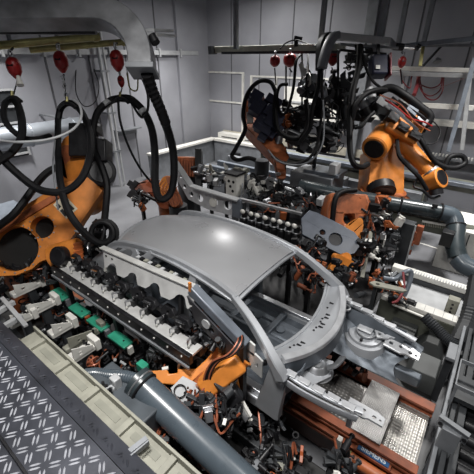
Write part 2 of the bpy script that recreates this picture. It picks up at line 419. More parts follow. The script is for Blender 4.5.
# roof
def roof(u, v):
    x = -3.62 + 1.98 * u
    e = 2 * v - 1
    hw = .565 + .03 * u - .03 * (1 - u) ** 3
    xr = x + (.03 * (1 - e * e) * (u ** 3)) - .10 * (1 - e * e) * ((1 - u) ** 4)
    z = 2.01 + .075 * math.sin(math.pi * u) - .055 * e * e - .02 * abs(e) ** 6 - .09 * (1 - u) ** 3 - .05 * u ** 3
    return Vector((xr, CY + e * hw, z))
MB().grid(roof, 28, 22, .012).build('roof_panel', ROOFM, car)
p = MB()
for s in (-1, 1):
    path = [roof(u, .5 + s * .5) + Vector((0, s * .018, -.016)) for u in [i / 10 for i in range(11)]]
    m = MB().sweep(path, .05, .03, rect=True, smooth=3, up=(0, 0, 1)).build('roof_gutter', BODY, car)
MB().sweep([roof(0, v) + Vector((-.03, 0, -.03)) for v in (0, .25, .5, .75, 1)], .1, .03, rect=True, up=(0, 0, 1)).build('rear_header', BODY, car)
MB().sweep([roof(1, v) + Vector((-.02, 0, -.035)) for v in (0, .25, .5, .75, 1)], .1, .03, rect=True, up=(0, 0, 1)).build('windscreen_header', BODY, car)
for s in (-1, 1):
    Y = (lambda z: yn(0, z)) if s < 0 else (lambda z: yf(0, z))
    def S(x, z, dy=0): return Vector((x, Y(z) - s * dy, z))
    # roof rail (cant rail)
    MB().sweep([S(-3.78, 1.70), S(-3.58, 1.87), S(-3.2, 1.965), S(-2.6, 2.01), S(-2.0, 1.98), S(-1.62, 1.91)], .05, .06, rect=True, up=(0, 0, 1)).build('roof_rail', BODY, car)
    # front pillar + hinge pillar
    MB().sweep([S(-1.66, 1.915), S(-1.45, 1.80), S(-1.25, 1.66), S(-1.06, 1.5), S(-.98, 1.38)], .08, .09, rect=True, taper=(.8, 1.3), up=(0, 0, 1)).build('front_pillar', BODY, car)
    MB().sweep([S(-1.02, 1.45, .04), S(-1.06, 1.2, .04), S(-1.1, .95, .04), S(-1.12, .78, .04)], .25, .10, rect=True, up=(0, 1, 0), taper=(.75, 1.1)).build('hinge_pillar', BODY, car)
    # centre pillar
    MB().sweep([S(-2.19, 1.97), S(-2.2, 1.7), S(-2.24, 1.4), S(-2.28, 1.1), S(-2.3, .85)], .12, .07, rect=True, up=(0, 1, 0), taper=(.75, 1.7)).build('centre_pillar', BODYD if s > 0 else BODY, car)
    # rear pillar
    MB().sweep([S(-2.86, 1.97), S(-2.98, 1.86), S(-3.12, 1.75), S(-3.24, 1.5), S(-3.2, 1.2)], .13, .06, rect=True, up=(0, 1, 0), taper=(.7, 1.2)).build('rear_pillar', BODY, car)
    # quarter panel with window hole
    out = [(-4.12, .95), (-4.14, 1.4), (-4.0, 1.55), (-3.78, 1.74), (-3.6, 1.9), (-3.2, 1.96), (-3.1, 1.88), (-3.26, 1.6), (-3.2, 1.3), (-3.06, 1.15)]
    for i in range(9):
        g = math.radians(20 + i * 17.5); out.append((-3.5 + .42 * math.cos(g), .86 + .42 * math.sin(g)))
    hole = [(-3.66, 1.60), (-3.70, 1.66), (-3.5, 1.85), (-3.25, 1.90), (-3.2, 1.88), (-3.33, 1.62), (-3.4, 1.585)]
    qp = MB().prism(out, [hole], (0, 0, 0), (1, 0, 0), (0, 0, 1), (0, .03, 0))
    for v in qp.v: v.y += Y(v.z)
    qp.build('quarter_panel', BODY, car)
    # sill
    MB().span(-3.1, -1.0, min(Y(.85), Y(.85) - s * .14), max(Y(.85), Y(.85) - s * .14), .74, .88).build('sill', BODY, car, bevel=.02)
    MB().span(-3.1, -1.0, min(Y(.9) - s * .05, Y(.9) - s * .14), max(Y(.9) - s * .05, Y(.9) - s * .14), .88, .93).build('sill_flange', STEEL, car, bevel=.008)
# floor pan with ribs
def floor_fn(u, v):
    x = -4.1 + 3.1 * u; y = CY - .68 + 1.36 * v
    z = .80 + .02 * (math.sin(v * 40) > .3) + .17 * math.exp(-((v - .5) / .09) ** 2)
    if u < .32: z += .26
    elif u < .38: z += .26 * (.38 - u) / .06
    return Vector((x, y, z))
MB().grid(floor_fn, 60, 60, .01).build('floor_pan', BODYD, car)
for x in (-2.3, -1.75):
    MB().span(x, x + .09, CY - .62, CY + .62, .82, .87).build('seat_cross_member', BODYD, car, bevel=.015)
p = MB()
for x, yy in ((-1.6, 2.35), (-1.6, 3.05), (-2.0, 2.35), (-2.0, 3.1)): MB().cyl((x, yy, .80), (x, yy, .83), .06).build('floor_plug', BODYD, car)
# dash panel / firewall
def wall_fn(u, v):
    y = CY - .74 + 1.48 * v; x = -.95 - .22 * (1 - u) ** 2 + .12 * (1 - (2 * v - 1) ** 2) + .03 * math.sin(v * 19) * u
    return Vector((x, y, .8 + .62 * u))
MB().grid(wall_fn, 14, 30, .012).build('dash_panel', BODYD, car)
# cowl : curved panel with holes below windscreen
def cowl(u, v):
    e = 2 * v - 1; y = CY + e * .69
    xo = -1.04 + .21 * (1 - e * e); return Vector((xo - .25 * (1 - u) * (1 - .35 * e * e), y, 1.47 + .06 * e * e - .03 * (1 - u) + .02 * u))
MB().grid(cowl, 6, 30, .012).build('cowl_panel', BODY, car)
MB().sweep([cowl(1, v) + Vector((.02, 0, .0)) for v in [i / 8 for i in range(9)]], .07, .06, rect=True, up=(0, 0, 1)).build('windscreen_flange', mat('pale_zinc_plate', (.5, .51, .53), .36, .45), car)
MB().sweep([cowl(0, v) + Vector((-.005, 0, .005)) for v in [i / 8 for i in range(9)]], .03, .03, rect=True, up=(0, 0, 1)).build('cowl_lip', BODY, car)
p = MB()
for v in (.22, .26, .5, .54, .62, .66, .8):
    c = cowl(.5, v); p.box(c + Vector((0, 0, .003)), .05, .022, .006)
    c = cowl(.35, v - .06); p.cyl(c + Vector((0, 0, -.001)), c + Vector((0, 0, .006)), .012, n=10)
p.build('cowl_slots', BLACKM, car)
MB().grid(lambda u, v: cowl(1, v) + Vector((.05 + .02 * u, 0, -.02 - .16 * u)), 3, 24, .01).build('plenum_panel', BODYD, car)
# front end
for s in (-1, 1):
    def F(x, yo, z): return Vector((x, CY + s * yo, z))
    ext = .45 if s < 0 else .62
    MB().sweep([F(-1.02, .69, 1.42), F(-.8, .68, 1.38), F(-.5, .64, 1.35), F(-.28 + (ext - .45), .58, 1.32)], .065, .03, rect=True, up=(0, 0, 1)).build('fender_rail', BODY, car)
    for k in range(5):
        c = F(-.93 + k * .135, .685 - .012 * k - (.01 if k > 2 else 0), 1.425 - .018 * k); MB().box(c, .11, .068 - .008 * (k % 2), .014).build('fender_plate', mat('pale_zinc_plate', (.5, .51, .53), .36, .45), car, bevel=.004)
    MB().sweep([F(-1.02, .74, 1.36), F(-.8, .73, 1.32), F(-.5, .69, 1.29), F(-.3 + (ext - .45), .63, 1.26)], .02, .07, rect=True, up=(0, 0, 1)).build('fender_flange', BODY, car)
    pts = [F(-.92 + .09 * i, .69, 1.415) for i in range(1, 6)]
    p = MB()
    for i, c in enumerate(pts): p.cyl(F(-.95 + .12 * i, .67 - .012 * i, 1.40 - .012 * i), F(-.95 + .12 * i, .67 - .012 * i, 1.412 - .012 * i), .012, n=8)
    p.build('fender_rail_bolt', BLACKM, car)
    # inner apron sheet
    if s < 0:
        c = F(-.82, .33, 0)
        MB().lathe(c + Vector((0, 0, 1.22)), (0, 0, .1), [(0, .17), (.3, .13), (.8, .10), (1, .075), (.95, .05), (.9, .045), (.9, .01)], 26).build('strut_mount', STEEL, car)
        MB().prism([(-.14, -.16), (.1, -.2), (.16, .02), (.05, .3), (-.16, .3)], [circ(0, 0, .09, 18)], c + Vector((0, 0, 1.25)), (1, 0, 0), (0, -1, .15), (0, .0, .01)).build('strut_sheet', BODY, car)
        continue
    def apron(u, v, F=F): 
        x = -1.0 + .78 * u; b = .13 * math.exp(-((u - .42) / .24) ** 2)
        return F(x, .64 - .16 * (1 - v) ** .8 - b * (1 - v) * .8 - .02, .78 + .58 * v)
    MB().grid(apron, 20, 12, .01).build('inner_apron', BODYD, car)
    # strut tower
    c = F(-.68, .46, 0)
    rt = .2
    c = F(-.60, .50, -.13)
    MB().lathe(c + Vector((0, 0, 1.1)), (0, 0, .27), [(0, rt * 1.35), (.55, rt * 1.2), (.7, rt * 1.12), (.74, rt * .95), (.84, rt * .9), (.88, rt * .6), (.86, rt * .5), (.92, rt * .42), (.92, .01)], 30).build('strut_tower', BODY, car)
    MB().torus(c + Vector((0, 0, 1.365)), (0, 0, 1), rt * .52, .012).build('strut_mount_ring', STEEL, car)
    p = MB()
    for k in range(3):
        g = k * 2.1 + .5; p.cyl(c + Vector((math.cos(g) * rt * .76, math.sin(g) * rt * .76, 1.34)), c + Vector((math.cos(g) * rt * .76, math.sin(g) * rt * .76, 1.372)), .016, n=10)
    p.build('strut_stud', BLACKM, car)
    MB().box(c + Vector((-.02, .02, 1.375)), .16, .1, .012).build('strut_plate', mat('pale_zinc_plate', (.5, .51, .53), .36, .45), car, bevel=.003)
    cc = F(-.9, .60, 0); MB().torus(cc + Vector((0, 0, 1.36)), (0, 0, 1), .05, .014).build('mount_ring', STEEL, car)
    MB().span(-1.1, -.05 + (0 if s < 0 else .1), min(CY + s * .40, CY + s * .50), max(CY + s * .40, CY + s * .50), .86, 1.0).build('longitudinal_rail', BODYD, car, bevel=.02)
# far side front sheet : big pressed panel to the front tip
def fp(u, v): 
    x = -1.0 + (.88 - .1 * math.sin(v * 5)) * u; y = CY + .12 + .10 * u + (.62 - .16 * u) * v
    return Vector((x, y, 1.20 - .12 * u + .12 * v * v - .10 * (1 - v) ** 2 + .008 * math.sin(u * 22) * math.sin(v * 15) + .006 * math.sin(u * 9 + v * 20)))
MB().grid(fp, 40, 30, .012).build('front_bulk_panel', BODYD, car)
def plate(name, m, outer, holes, px0, n=(0, 0, 1), t=.02, parent=None):
    pass
# end brackets (bright with holes)
def bracket(o, U, V, t=.02, L=.34, W=.13, m=mat('pale_zinc_plate', (.5, .51, .53), .36, .45), parent=car, name='end_bracket'):
    out = [(0, 0), (L * .5, 0), (L * .62, W * .18), (L, W * .18), (L, W * .82), (L * .8, W), (0, W)]
    holes = [circ(L * .18, W * .5, W * .16, 12), circ(L * .45, W * .6, W * .13, 12), circ(L * .74, W * .5, W * .14, 12), circ(L * .9, W * .5, W * .09, 10)]
    return MB().prism(out, holes, o, U, V, Vector(U).cross(Vector(V)).normalized() * t).build(name, m, parent)
bracket(at(383, 345, z=1.2), (1, -.05, -.05), (0, 1, .1), L=.36, W=.15)
bracket(at(377, 338, z=1.24), (.9, .5, 0), (-.5, .9, 0), L=.22, W=.12)
bracket(at(345, 408, z=1.22), (1, .0, -.02), (.0, 1, .0), L=.32, W=.13)
MB().box(at(351, 418, z=1.15), .05, .1, .16).build('end_bracket', STEEL, car, bevel=.01)
MB().sweep([at(328, 368, z=1.33), at(336, 365, z=1.38), at(343, 357, z=1.34)], .06, .02, rect=True).build('brace', STEEL, car)
# rear end
MB().sweep([Vector((-4.1, yn(0, 1.2) + .05, 1.15)), Vector((-4.16, 2.3, 1.16)), Vector((-4.2, CY, 1.17)), Vector((-4.16, 3.1, 1.16)), Vector((-4.1, yf(0, 1.2) - .05, 1.15))], .08, .36, rect=True, up=(0, 0, 1)).build('rear_panel', BODY, car)
# seat back / parcel frame visible through the side windows
def arch(u, v): 
    g = math.pi * u; return Vector((-2.95 - .05 * v, CY - .5 + .5 * (1 - math.cos(g)) , 1.15 + .5 * math.sin(g) ** .5 - .04 * v))
MB().sweep([Vector((-3.0, 2.2, 1.1)), Vector((-3.05, 2.24, 1.5)), Vector((-3.05, 2.5, 1.62)), Vector((-3.05, 2.95, 1.62)), Vector((-3.05, 3.2, 1.5)), Vector((-3.0, 3.24, 1.1))], .07, .07, rect=True).build('seat_back_frame', BODYD, car)
MB().span(-3.25, -3.05, 2.15, 3.3, 1.02, 1.12).build('rear_cross_member', BODYD, car, bevel=.02)
# supports to conveyor
for x in (-3.4, -1.3):
    for yy in (2.5, 3.0): MB().span(x, x + .12, yy, yy + .1, .53, .8).build('support_foot', BLACKM, car)

# ------------------------------------------------------------------ conveyor
conv = thing('skid_conveyor', 'orange brown conveyor track with steel tread plates under the car body', 'conveyor', (-2, 2.75, 0))
XE = .26
for y0, y1, z0, z1 in ((2.375, 2.47, .535, .62), (2.335, 2.44, .40, .495), (3.16, 3.28, .50, .62)):
    p = MB().span(-4.6, XE - (.05 if z0 < .4 else 0), y0, y1, z1 - .03, z1).span(-4.6, XE, y0 + .03, y1 - .03, z0, z1 - .03).span(-4.6, XE, y0, y1, z0, z0 + .03)
    p.build('side_rail', RUST, conv, bevel=.004)
MB().span(-4.6, XE, 2.42, 2.44, .05, .40).span(-4.6, XE, 3.26, 3.28, .05, .5).build('side_skirt', mat('dark_red_skirt', (.06, .022, .014), .5), conv)
MB().span(-4.6, XE, 2.41, 2.46, .497, .533).build('chain_guide', BLACKM, conv); MB().span(-4.6, XE, 3.08, 3.16, .47, .5).build('chain_guide', BLACKM, conv)
MB().grid(lambda u, v: Vector((-1.7 + 1.3 * u, 2.475 + .63 * v, .53 + .006 * max(0, math.sin(u * 90 + v * 45) * math.sin(u * 90 - v * 45)))), 150, 90, .03).build('tread_strip', TREADB, conv)
MB().span(-4.6, -1.7, 2.475, 3.10, .50, .53).build('tread_strip', TREADB, conv)
MB().span(-.405, -.09, 2.43, 3.155, .625, .645).build('perforated_plate', PERF, conv, bevel=.004)
MB().grid(lambda u, v: Vector((-.085 + .325 * u, 2.475 + .68 * v, .53 + .0028 * math.sin(u * 22 + v * 50) * math.sin(u * 22 - v * 50))), 70, 110, .03).build('quilted_plate', QUILT, conv)
p = MB()
for x in (-4.3, -3, -1.8, -.7, .1):
    MB().span(x, x + .1, 2.45, 2.52, 0, .49).build('support_leg', BLACKM, conv); MB().span(x, x + .1, 3.18, 3.25, 0, .5).build('support_leg', BLACKM, conv)
p = MB().bar(at(345, 395, z=.66), at(362, 403, z=.66), .12, .02)
# small white clips on the rails
for px_, z in ((( 339, 443), .46), ((428, 407), .6)):
    c = at(*px_, z=z); MB().box(c, .05, .06, .16 if z < .5 else .03).build('rail_clip', WHITE, conv, bevel=.006)
# near drive unit with blue nameplate
du = thing('drive_unit', 'orange cylindrical drive motor unit with blue nameplate beside the conveyor end', 'motor', at(370, 462, z=.1))
c0 = at(344, 447, z=.5); y_ = 2.255; lx = at(373.5, 455, z=.55).x
MB().span(c0.x + .02, .26, y_ - .02, y_ + .07, .34, .40).build('motor_beam', RUST, du, bevel=.01)
MB().cyl((c0.x + .08, y_ + .0, .46), (c0.x + .5, y_ + .0, .46), .055).build('motor_barrel', ORANGE_D, du)
MB().lathe((c0.x, y_, .46), (.08, 0, 0), [(0, .03), (.3, .05), (.7, .055), (1, .065)]).build('shaft_coupling', BRASS, du)
MB().cyl((c0.x + .5, y_, .46), (c0.x + .58, y_, .46), .045).build('end_cap', BLACKM, du)
MB().span(c0.x - .02, c0.x + .5, y_ - .08, y_ + .06, 0, .34).build('motor_bracket', BLACKM, du)
lab = MB().span(lx - .15, lx + .15, y_ + .07, y_ + .138, .535, .55).build('nameplate', BLUE, du)
MB().span(lx - .17, lx + .17, y_ + .06, y_ + .145, .50, .535).build('nameplate_holder', RUST, du)
tc = bpy.data.curves.new('lettering', 'FONT'); tc.body = 'SIEMENS'; tc.size = .064; tc.offset = .0012; tc.extrude = .001; tc.align_x = 'CENTER'; tc.align_y = 'CENTER'
to = bpy.data.objects.new('lettering', tc); COL.objects.link(to); to.location = (lx, y_ + .1025, .5525)
bpy.context.view_layer.update()
dg = bpy.context.evaluated_depsgraph_get(); tm = bpy.data.meshes.new_from_object(to.evaluated_get(dg)); bpy.data.objects.remove(to)
lo = bpy.data.objects.new('lettering', tm); COL.objects.link(lo); lo.location = (lx, y_ + .1025, .5525); tm.materials.clear(); tm.materials.append(mat('pale_lettering', (.6, .65, .68), .5))
lo.parent = du; lo.matrix_parent_inverse = parent_inv(du)

# ================================================================== ROBOTS
def hull2(L, r0, r1, n=12):
    """outline of the hull of circle r0 at 0 and circle r1 at (L,0)"""
    a = math.acos(max(-1, min(1, (r0 - r1) / L))); out = []
    for i in range(n + 1):
        g = a + (2 * math.pi - 2 * a) * i / n; out.append((r0 * math.cos(g), r0 * math.sin(g)))
    for i in range(n + 1):
        g = -a + 2 * a * i / n; out.append((L + r1 * math.cos(g), r1 * math.sin(g)))
    return out
def link(name, a, b, r0, r1, thick, m, parent, nrm, holes=(), bevel=.02):
    a, b = Vector(a), Vector(b); U = (b - a).normalized(); Nn = Vector(nrm); Nn = (Nn - U * Nn.dot(U)).normalized(); V = Nn.cross(U)
    o = MB().prism(hull2((b - a).length, r0, r1), holes, a, U, V, Nn * thick).build(name, m, parent, bevel=bevel)
    return o, U, V, Nn
def drum(name, c, ax, r, l, m, parent, cap=None, n=28):
    c = Vector(c); ax = Vector(ax).normalized()
    o = MB().lathe(c - ax * l / 2, ax * l, [(0, r * .9), (.04, r), (.96, r), (1, r * .9)], n).build(name, m, parent)
    if cap:
        q = MB().lathe(c + ax * (l / 2 - .002), ax * .012, [(0, r * .78), (1, r * .74)], n)
        q.build('cover_disc', cap, o)
    return o
def bolts(c, ax, R, n, r, parent, m=STEEL):
    d, s, u = frame_of(Vector(ax)); c = Vector(c); p = MB()
    for k in range(n):
        g = 2 * math.pi * k / n; q = c + (s * math.cos(g) + u * math.sin(g)) * R; p.cyl(q, q + d * .012, r, n=6)
    return p.build('bolt_circle', m, parent)

# ---- foreground left robot
r1 = thing('industrial_robot', 'large orange robot arm with two round dark openings, at the left edge under looping hoses', 'robot', (-6.2, 1.6, 0))
NV = -FW
VOID = mat('dark_bore', (.003, .003, .003), .8)  # near-black discs put the shade inside the arm openings into colour
a0 = at(14, 250, d=4.9); b0 = at(106, 192, d=5.15)
U = (b0 - a0).normalized(); Nn = (NV - U * NV.dot(U)).normalized(); V = Nn.cross(U); L = (b0 - a0).length
def uv(px, py, d=4.95):
    q = at(px, py, d=d)
    # intersect the ray with the link plane
    r = ray(px, py); t = (a0 - CAM).dot(Nn) / r.dot(Nn); q = CAM + r * t - a0
    return (q.dot(U), q.dot(V))
outl = [uv(*p) for p in [(-12, 232), (-2, 229), (22, 210), (46, 196), (68, 184), (88, 178), (97, 185), (104, 192), (95, 206), (84, 222), (76, 236), (66, 247), (56, 257), (43, 262), (35, 269), (20, 275), (-8, 277), (-20, 258)]]
h1 = uv(18, 249); h2 = uv(45, 228)
MB().prism(outl, [circ(h1[0], h1[1], .32, 30), circ(h2[0], h2[1], .16, 26)], a0, U, V, Nn * .20).build('lower_arm', ORANGE, r1, bevel=.025)
MB().cyl(a0 + U * h1[0] + V * h1[1] - Nn * .09, a0 + U * h1[0] + V * h1[1] - Nn * .25, .36, n=32).build('bore_shade', VOID, r1)
MB().cyl(a0 + U * h2[0] + V * h2[1] - Nn * .07, a0 + U * h2[0] + V * h2[1] - Nn * .16, .19, n=28).build('bore_shade', VOID, r1)
bolts(a0 + U * h2[0] + V * h2[1] + Nn * .1, Nn, .18, 12, .011, r1)
bolts(a0 + U * h1[0] + V * h1[1] + Nn * .1, Nn, .345, 16, .012, r1)
rib = [uv(*p) for p in [(-8, 232), (22, 216), (50, 200), (80, 184), (82, 188), (54, 205), (26, 222), (-6, 240)]]
MB().prism(rib, [], a0 + Nn * .11, U, V, Nn * .05).build('arm_rib', ORANGE_D, r1, bevel=.01)
lb = [uv(*p) for p in [(56, 206), (67, 196), (80, 210), (69, 220)]]
lbo = MB().prism(lb, [], a0 + Nn * .105, U, V, Nn * .01).build('arm_label', mat('weathered_label', (.62, .56, .42), .5, 0, .15), r1, label='worn pale label plate')
p = MB()
c_ = lambda x, y: a0 + U * uv(x, y)[0] + V * uv(x, y)[1] + Nn * .113
for q in ((60, 206, 63, 209), (65, 201, 69, 206), (68, 207, 71, 211), (72, 207, 76, 211), (64, 211, 69, 217)):
    p.bar(c_(q[0], q[1]), c_(q[2], q[3]), .045, .006, Nn)
p.build('label_bars', BLACKM, lbo)
# shoulder drum behind, base column
drum('shoulder_gear', a0 - Nn * .35, Nn, .42, .5, ORANGE_D, r1, None, 32)
base = a0 - Nn * .4
MB().lathe((base.x, base.y, 0), (0, 0, base.z - .1), [(0, .62), (.12, .6), (.14, .45), (.7, .42), (1, .38)], 32).build('base_column', ORANGE_D, r1)
# forearm going up to the black head
link('forearm', at(86, 196, d=5.3), at(78, 150, d=5.35), .29, .2, .3, ORANGE, r1, NV - RT * .2)
drum('elbow_gear', at(101, 173, d=5.25), NV + RT * .4, .22, .3, BLACKM, r1, BLACKM)
h = MB().box(at(84, 142, d=5.2), .34, .3, .5, (RT, NV, UPV)).box(at(101, 152, d=5.2), .26, .3, .34, (RT, NV, UPV)).box(at(93, 128, d=5.25), .2, .26, .2, (RT, NV, UPV))
h.build('motor_block', BLACKM, r1, bevel=.02)
for q in ((99, 125), (103, 138), (91, 163)):
    MB().box(at(q[0], q[1], d=5.02), .03, .03, .03, (RT, NV, UPV)).build('warning_tag', LTGREY, r1)
link('wrist_link', at(74, 160, d=5.35), at(70, 150, d=5.3), .1, .08, .3, ORANGE_D, r1, NV)
# second gearbox lower right of the arm with the tool flange
drum('balancer_cylinder', at(66, 253, d=4.75), (RT * 1 + UPV * .25), .17, .42, ORANGE, r1)
drum('balancer_cap', at(60, 256, d=4.55), NV - RT * .3, .13, .1, BLACKM, r1, BLACKM)
p = MB()
for k in range(5): p.bar(at(74, 245 + k * 4, d=4.6), at(83, 243 + k * 4, d=4.6), .03, .05)
p.build('cooling_ribs', ORANGE_D, r1)
drum('tool_flange', at(88, 250, d=4.8), (RT + UPV * .2), .14, .08, BLACKM, r1, STEEL)

# ---- big orange robot, right background
r2 = thing('industrial_robot', 'large bright orange robot with drum shoulder at upper right, standing on the track', 'robot', at(375, 205, z=1.35))
D2 = 7.9
drum('shoulder_drum', at(380, 141, d=D2 - .35), (NV * .42 - RT * .5 - UPV * .55), .28, .72, ORANGE, r2, BLACKM, 36)
link('main_arm', at(384, 190, d=D2), at(388, 138, d=D2 - .1), .38, .3, .45, ORANGE, r2, NV - RT * .25, bevel=.04)
hb = MB().box(at(399, 130, d=D2 - .3), .72, .6, .8, frame_of((RT - UPV * .55))[0:1] + tuple([(UPV + RT * .55).normalized(), (RT - UPV * .55).normalized().cross((UPV + RT * .55).normalized())]))
hb.build('gear_housing', ORANGE, r2, bevel=.05)
f0 = at(402, 142, d=D2 - .3); f1 = at(430, 172, d=D2 - .5)
MB().lathe(f0, f1 - f0, [(0, .23), (.1, .23), (.3, .18), (.8, .16), (.85, .18), (1, .18)], 26).build('forearm', ORANGE, r2)
drum('wrist_drum', at(434, 180, d=D2 - .6), (NV + RT * .5 + UPV * .2), .22, .36, ORANGE, r2, BLACKM)
drum('wrist_collar', at(431, 172, d=D2 - .55), (f1 - f0), .2, .08, STEEL, r2)
p = drum('tool_flange', at(436, 192, d=D2 - .65), UPV + RT * -.2, .14, .12, BLACKM, r2)
sh = [(0, 0), (1.0, 0), (1.05, .2), (.7, .35), (.62, 1.0), (.30, 1.35), (.12, 1.3), (.05, .6), (-.06, .25)]
bo = at(362, 207, d=D2 + .1); sh = [(a * .7, b) for a, b in sh]
MB().prism(sh, [circ(.5, .22, .14, 16)], bo, RT, UPV, NV * .7).build('rotating_column', ORANGE, r2, bevel=.05)
drum('axis_cover', at(381, 190, d=D2 - .36), NV * .5 - UPV * .9, .30, .2, BLACKM, r2, BLACKM)
MB().lathe((at(378, 208, d=D2).x, at(378, 208, d=D2).y + .1, 1.0), (0, 0, .3), [(0, .62), (.5, .62), (.6, .5), (1, .5)], 30).build('foot_ring', ORANGE_D, r2)
for i, (q, m) in enumerate((((366, 108), GREY), ((374, 102), LTGREY), ((382, 110), GREY))):
    c = at(q[0], q[1], d=D2 - .2)
    MB().cyl(c, c + (UPV - RT * .5).normalized() * .32, .12, n=18).build('axis_motor', m, r2)
    MB().cyl(c - (UPV - RT * .5).normalized() * .22, c, .13, n=18).build('axis_motor', BLACKM, r2)
# black process package on top of the arm
AX = (RT - UPV * .62).normalized(); AY = (UPV + RT * .62).normalized()
def tb(c, l, w, d, m, name, parent, bevel=.01): return MB().box(c, l, w, d, (AX, AY, AX.cross(AY))).build(name, m, parent, bevel=bevel)
tb(at(398, 117, d=D2 - .35), 1.25, .22, .45, BLACKM, 'cable_carrier', r2)
MB().sweep(P((376, 93, D2 - .5), (390, 88, D2 - .6), (404, 95, D2 - .7), (420, 107, D2 - .7), (430, 116, D2 - .7), (426, 126, D2 - .65)), .17, n=10).build('energy_hose', BLACK, r2)
for i, q in enumerate(((384, 97, 405, 116), (392, 97, 422, 124), (388, 104, 418, 130), (398, 100, 426, 120))):
    MB().bar(at(q[0], q[1], d=D2 - .75), at(q[2], q[3], d=D2 - .8), .05, .05).build('guide_rod', [CHROME, BLACKM, STEEL, BLACKM][i], r2)
for i, q in enumerate(((402, 128), (414, 136), (420, 122), (392, 118), (410, 112))):
    tb(at(q[0], q[1], d=D2 - .7), .24, .16, .2, [BLACKM, BLACKM, STEEL, BLACKM, BLUEGREY][i], 'valve_block', r2)
MB().sweep(P((385, 100, D2 - .8), (398, 108, D2 - .95), (410, 118, D2 - .95), (424, 122, D2 - .9), (432, 126, D2 - .8)), .03, n=6).build('red_cable', RED, r2)
MB().sweep(P((380, 95, D2 - .8), (400, 104, D2 - .95), (415, 122, D2 - .95), (430, 131, D2 - .9)), .025, n=6).build('red_cable', COPPER, r2)
MB().sweep(P((432, 120, D2 - .8), (440, 130, D2 - .8), (436, 142, D2 - .8), (424, 143, D2 - .75), (412, 130, D2 - .8)), .03, n=6).build('thin_cable', BLACK, r2)
MB().sweep(P((410, 122, D2 - .6), (421, 140, D2 - .75), (432, 158, D2 - .7), (442, 166, D2 - .7), (455, 168, D2 - .7), (465, 163, D2 - .7), (462, 156, D2 - .7), (450, 157, D2 - .7), (444, 168, D2 - .65), (437, 178, D2 - .6)), .11, n=10, smooth=6).build('wrist_hose', BLACK, r2)
MB().sweep(P((397, 140, D2 - .6), (399, 155, D2 - .75), (408, 166, D2 - .75), (418, 176, D2 - .8), (427, 190, D2 - .7)), .09, n=8).build('wrist_hose', BLACK, r2)
MB().sweep(P((418, 178, D2 - .7), (414, 186, D2 - .7), (422, 190, D2 - .75), (432, 198, D2 - .7), (440, 196, D2 - .7)), .06, n=8).build('tool_cable', BLACKM, r2)

# ---- dark wired robot, centre background
r3 = thing('industrial_robot', 'red orange robot wrapped in dark wiring, reaching down in the centre background', 'robot', at(262, 160, d=9.8))
D3 = 8.6
link('upper_arm', at(258, 128, d=D3), at(281, 160, d=D3 - .3), .34, .16, .35, ORANGE_D, r3, NV + RT * .3, bevel=.03)
link('lower_arm', at(279, 152, d=D3 - .3), at(281, 176, d=D3 - .4), .17, .11, .2, ORANGE_D, r3, NV)
MB().prism([(0, 0), (.5, .1), (.55, .5), (.3, 1.0), (-.1, .95), (-.15, .3)], [], at(250, 134, d=D3 + .2), RT, UPV, NV * .4).build('body_casting', ORANGE_D, r3, bevel=.04)
g = MB(); rr = random.Random(3)
for k in range(16):
    c = at(258 + rr.uniform(-6, 14) + k * .7, 97 + k * 2.6, d=D3 - .35 - rr.uniform(0, .2)); g.box(c, rr.uniform(.2, .42), rr.uniform(.12, .3), rr.uniform(.12, .36), (AX, AY, AX.cross(AY)))
g.build('wiring_package', NAVY, r3, bevel=.01)
MB().box(at(250, 118, d=D3 - .3), .16, .1, .26, (RT, NV, UPV)).build('white_box', WHITE, r3)
MB().cyl(at(262, 160, d=9.2) * 1, Vector((at(262, 160, d=9.2).x, at(262, 160, d=9.2).y, .85)), .2).build('pedestal', DKGREY, r3)
drum('wrist_drum', at(281, 174, d=D3 - .4), RT, .13, .2, ORANGE_D, r3, BLACKM)

# ---- robots right behind the windscreen side (centre right)
r4 = thing('industrial_robot', 'worn orange robot behind the blue grey arm plate, beyond the car windscreen', 'robot', at(345, 232, z=.6))
D4 = 6.6
MB().prism([(-.45, -.5), (.42, -.62), (.46, .1), (.36, .42), (-.36, .45), (-.46, .1)], [circ(0, -.05, .1, 14)], at(346, 217, d=D4), RT, UPV, NV * .4).build('body_casting', ORANGE_D, r4, bevel=.05)
link('claw_arm', at(343, 234, d=D4 - .5), at(358, 222, d=D4 - .45), .10, .07, .12, ORANGE, r4, NV)
link('claw_arm', at(352, 252, d=D4 - .5), at(358, 226, d=D4 - .45), .09, .08, .12, ORANGE, r4, NV)
link('claw_tip', at(331, 268, d=D4 - .9), at(345, 258, d=D4 - .8), .05, .09, .12, ORANGE, r4, NV)
link('claw_tip', at(336, 257, d=D4 - .9), at(350, 264, d=D4 - .8), .06, .06, .1, ORANGE, r4, NV)
MB().cyl(at(346, 217, d=D4 + .2), Vector((at(346, 217, d=D4 + .2).x, at(346, 217, d=D4 + .2).y, 0)), .26).build('pedestal', DKGREY, r4)
MB().sweep(P((332, 225, D4 - .3), (335, 200, D4 - .4), (342, 192, D4 - .3), (356, 190, D4 - .2)), .1, n=10).build('arm_hose', BLACK, r4)

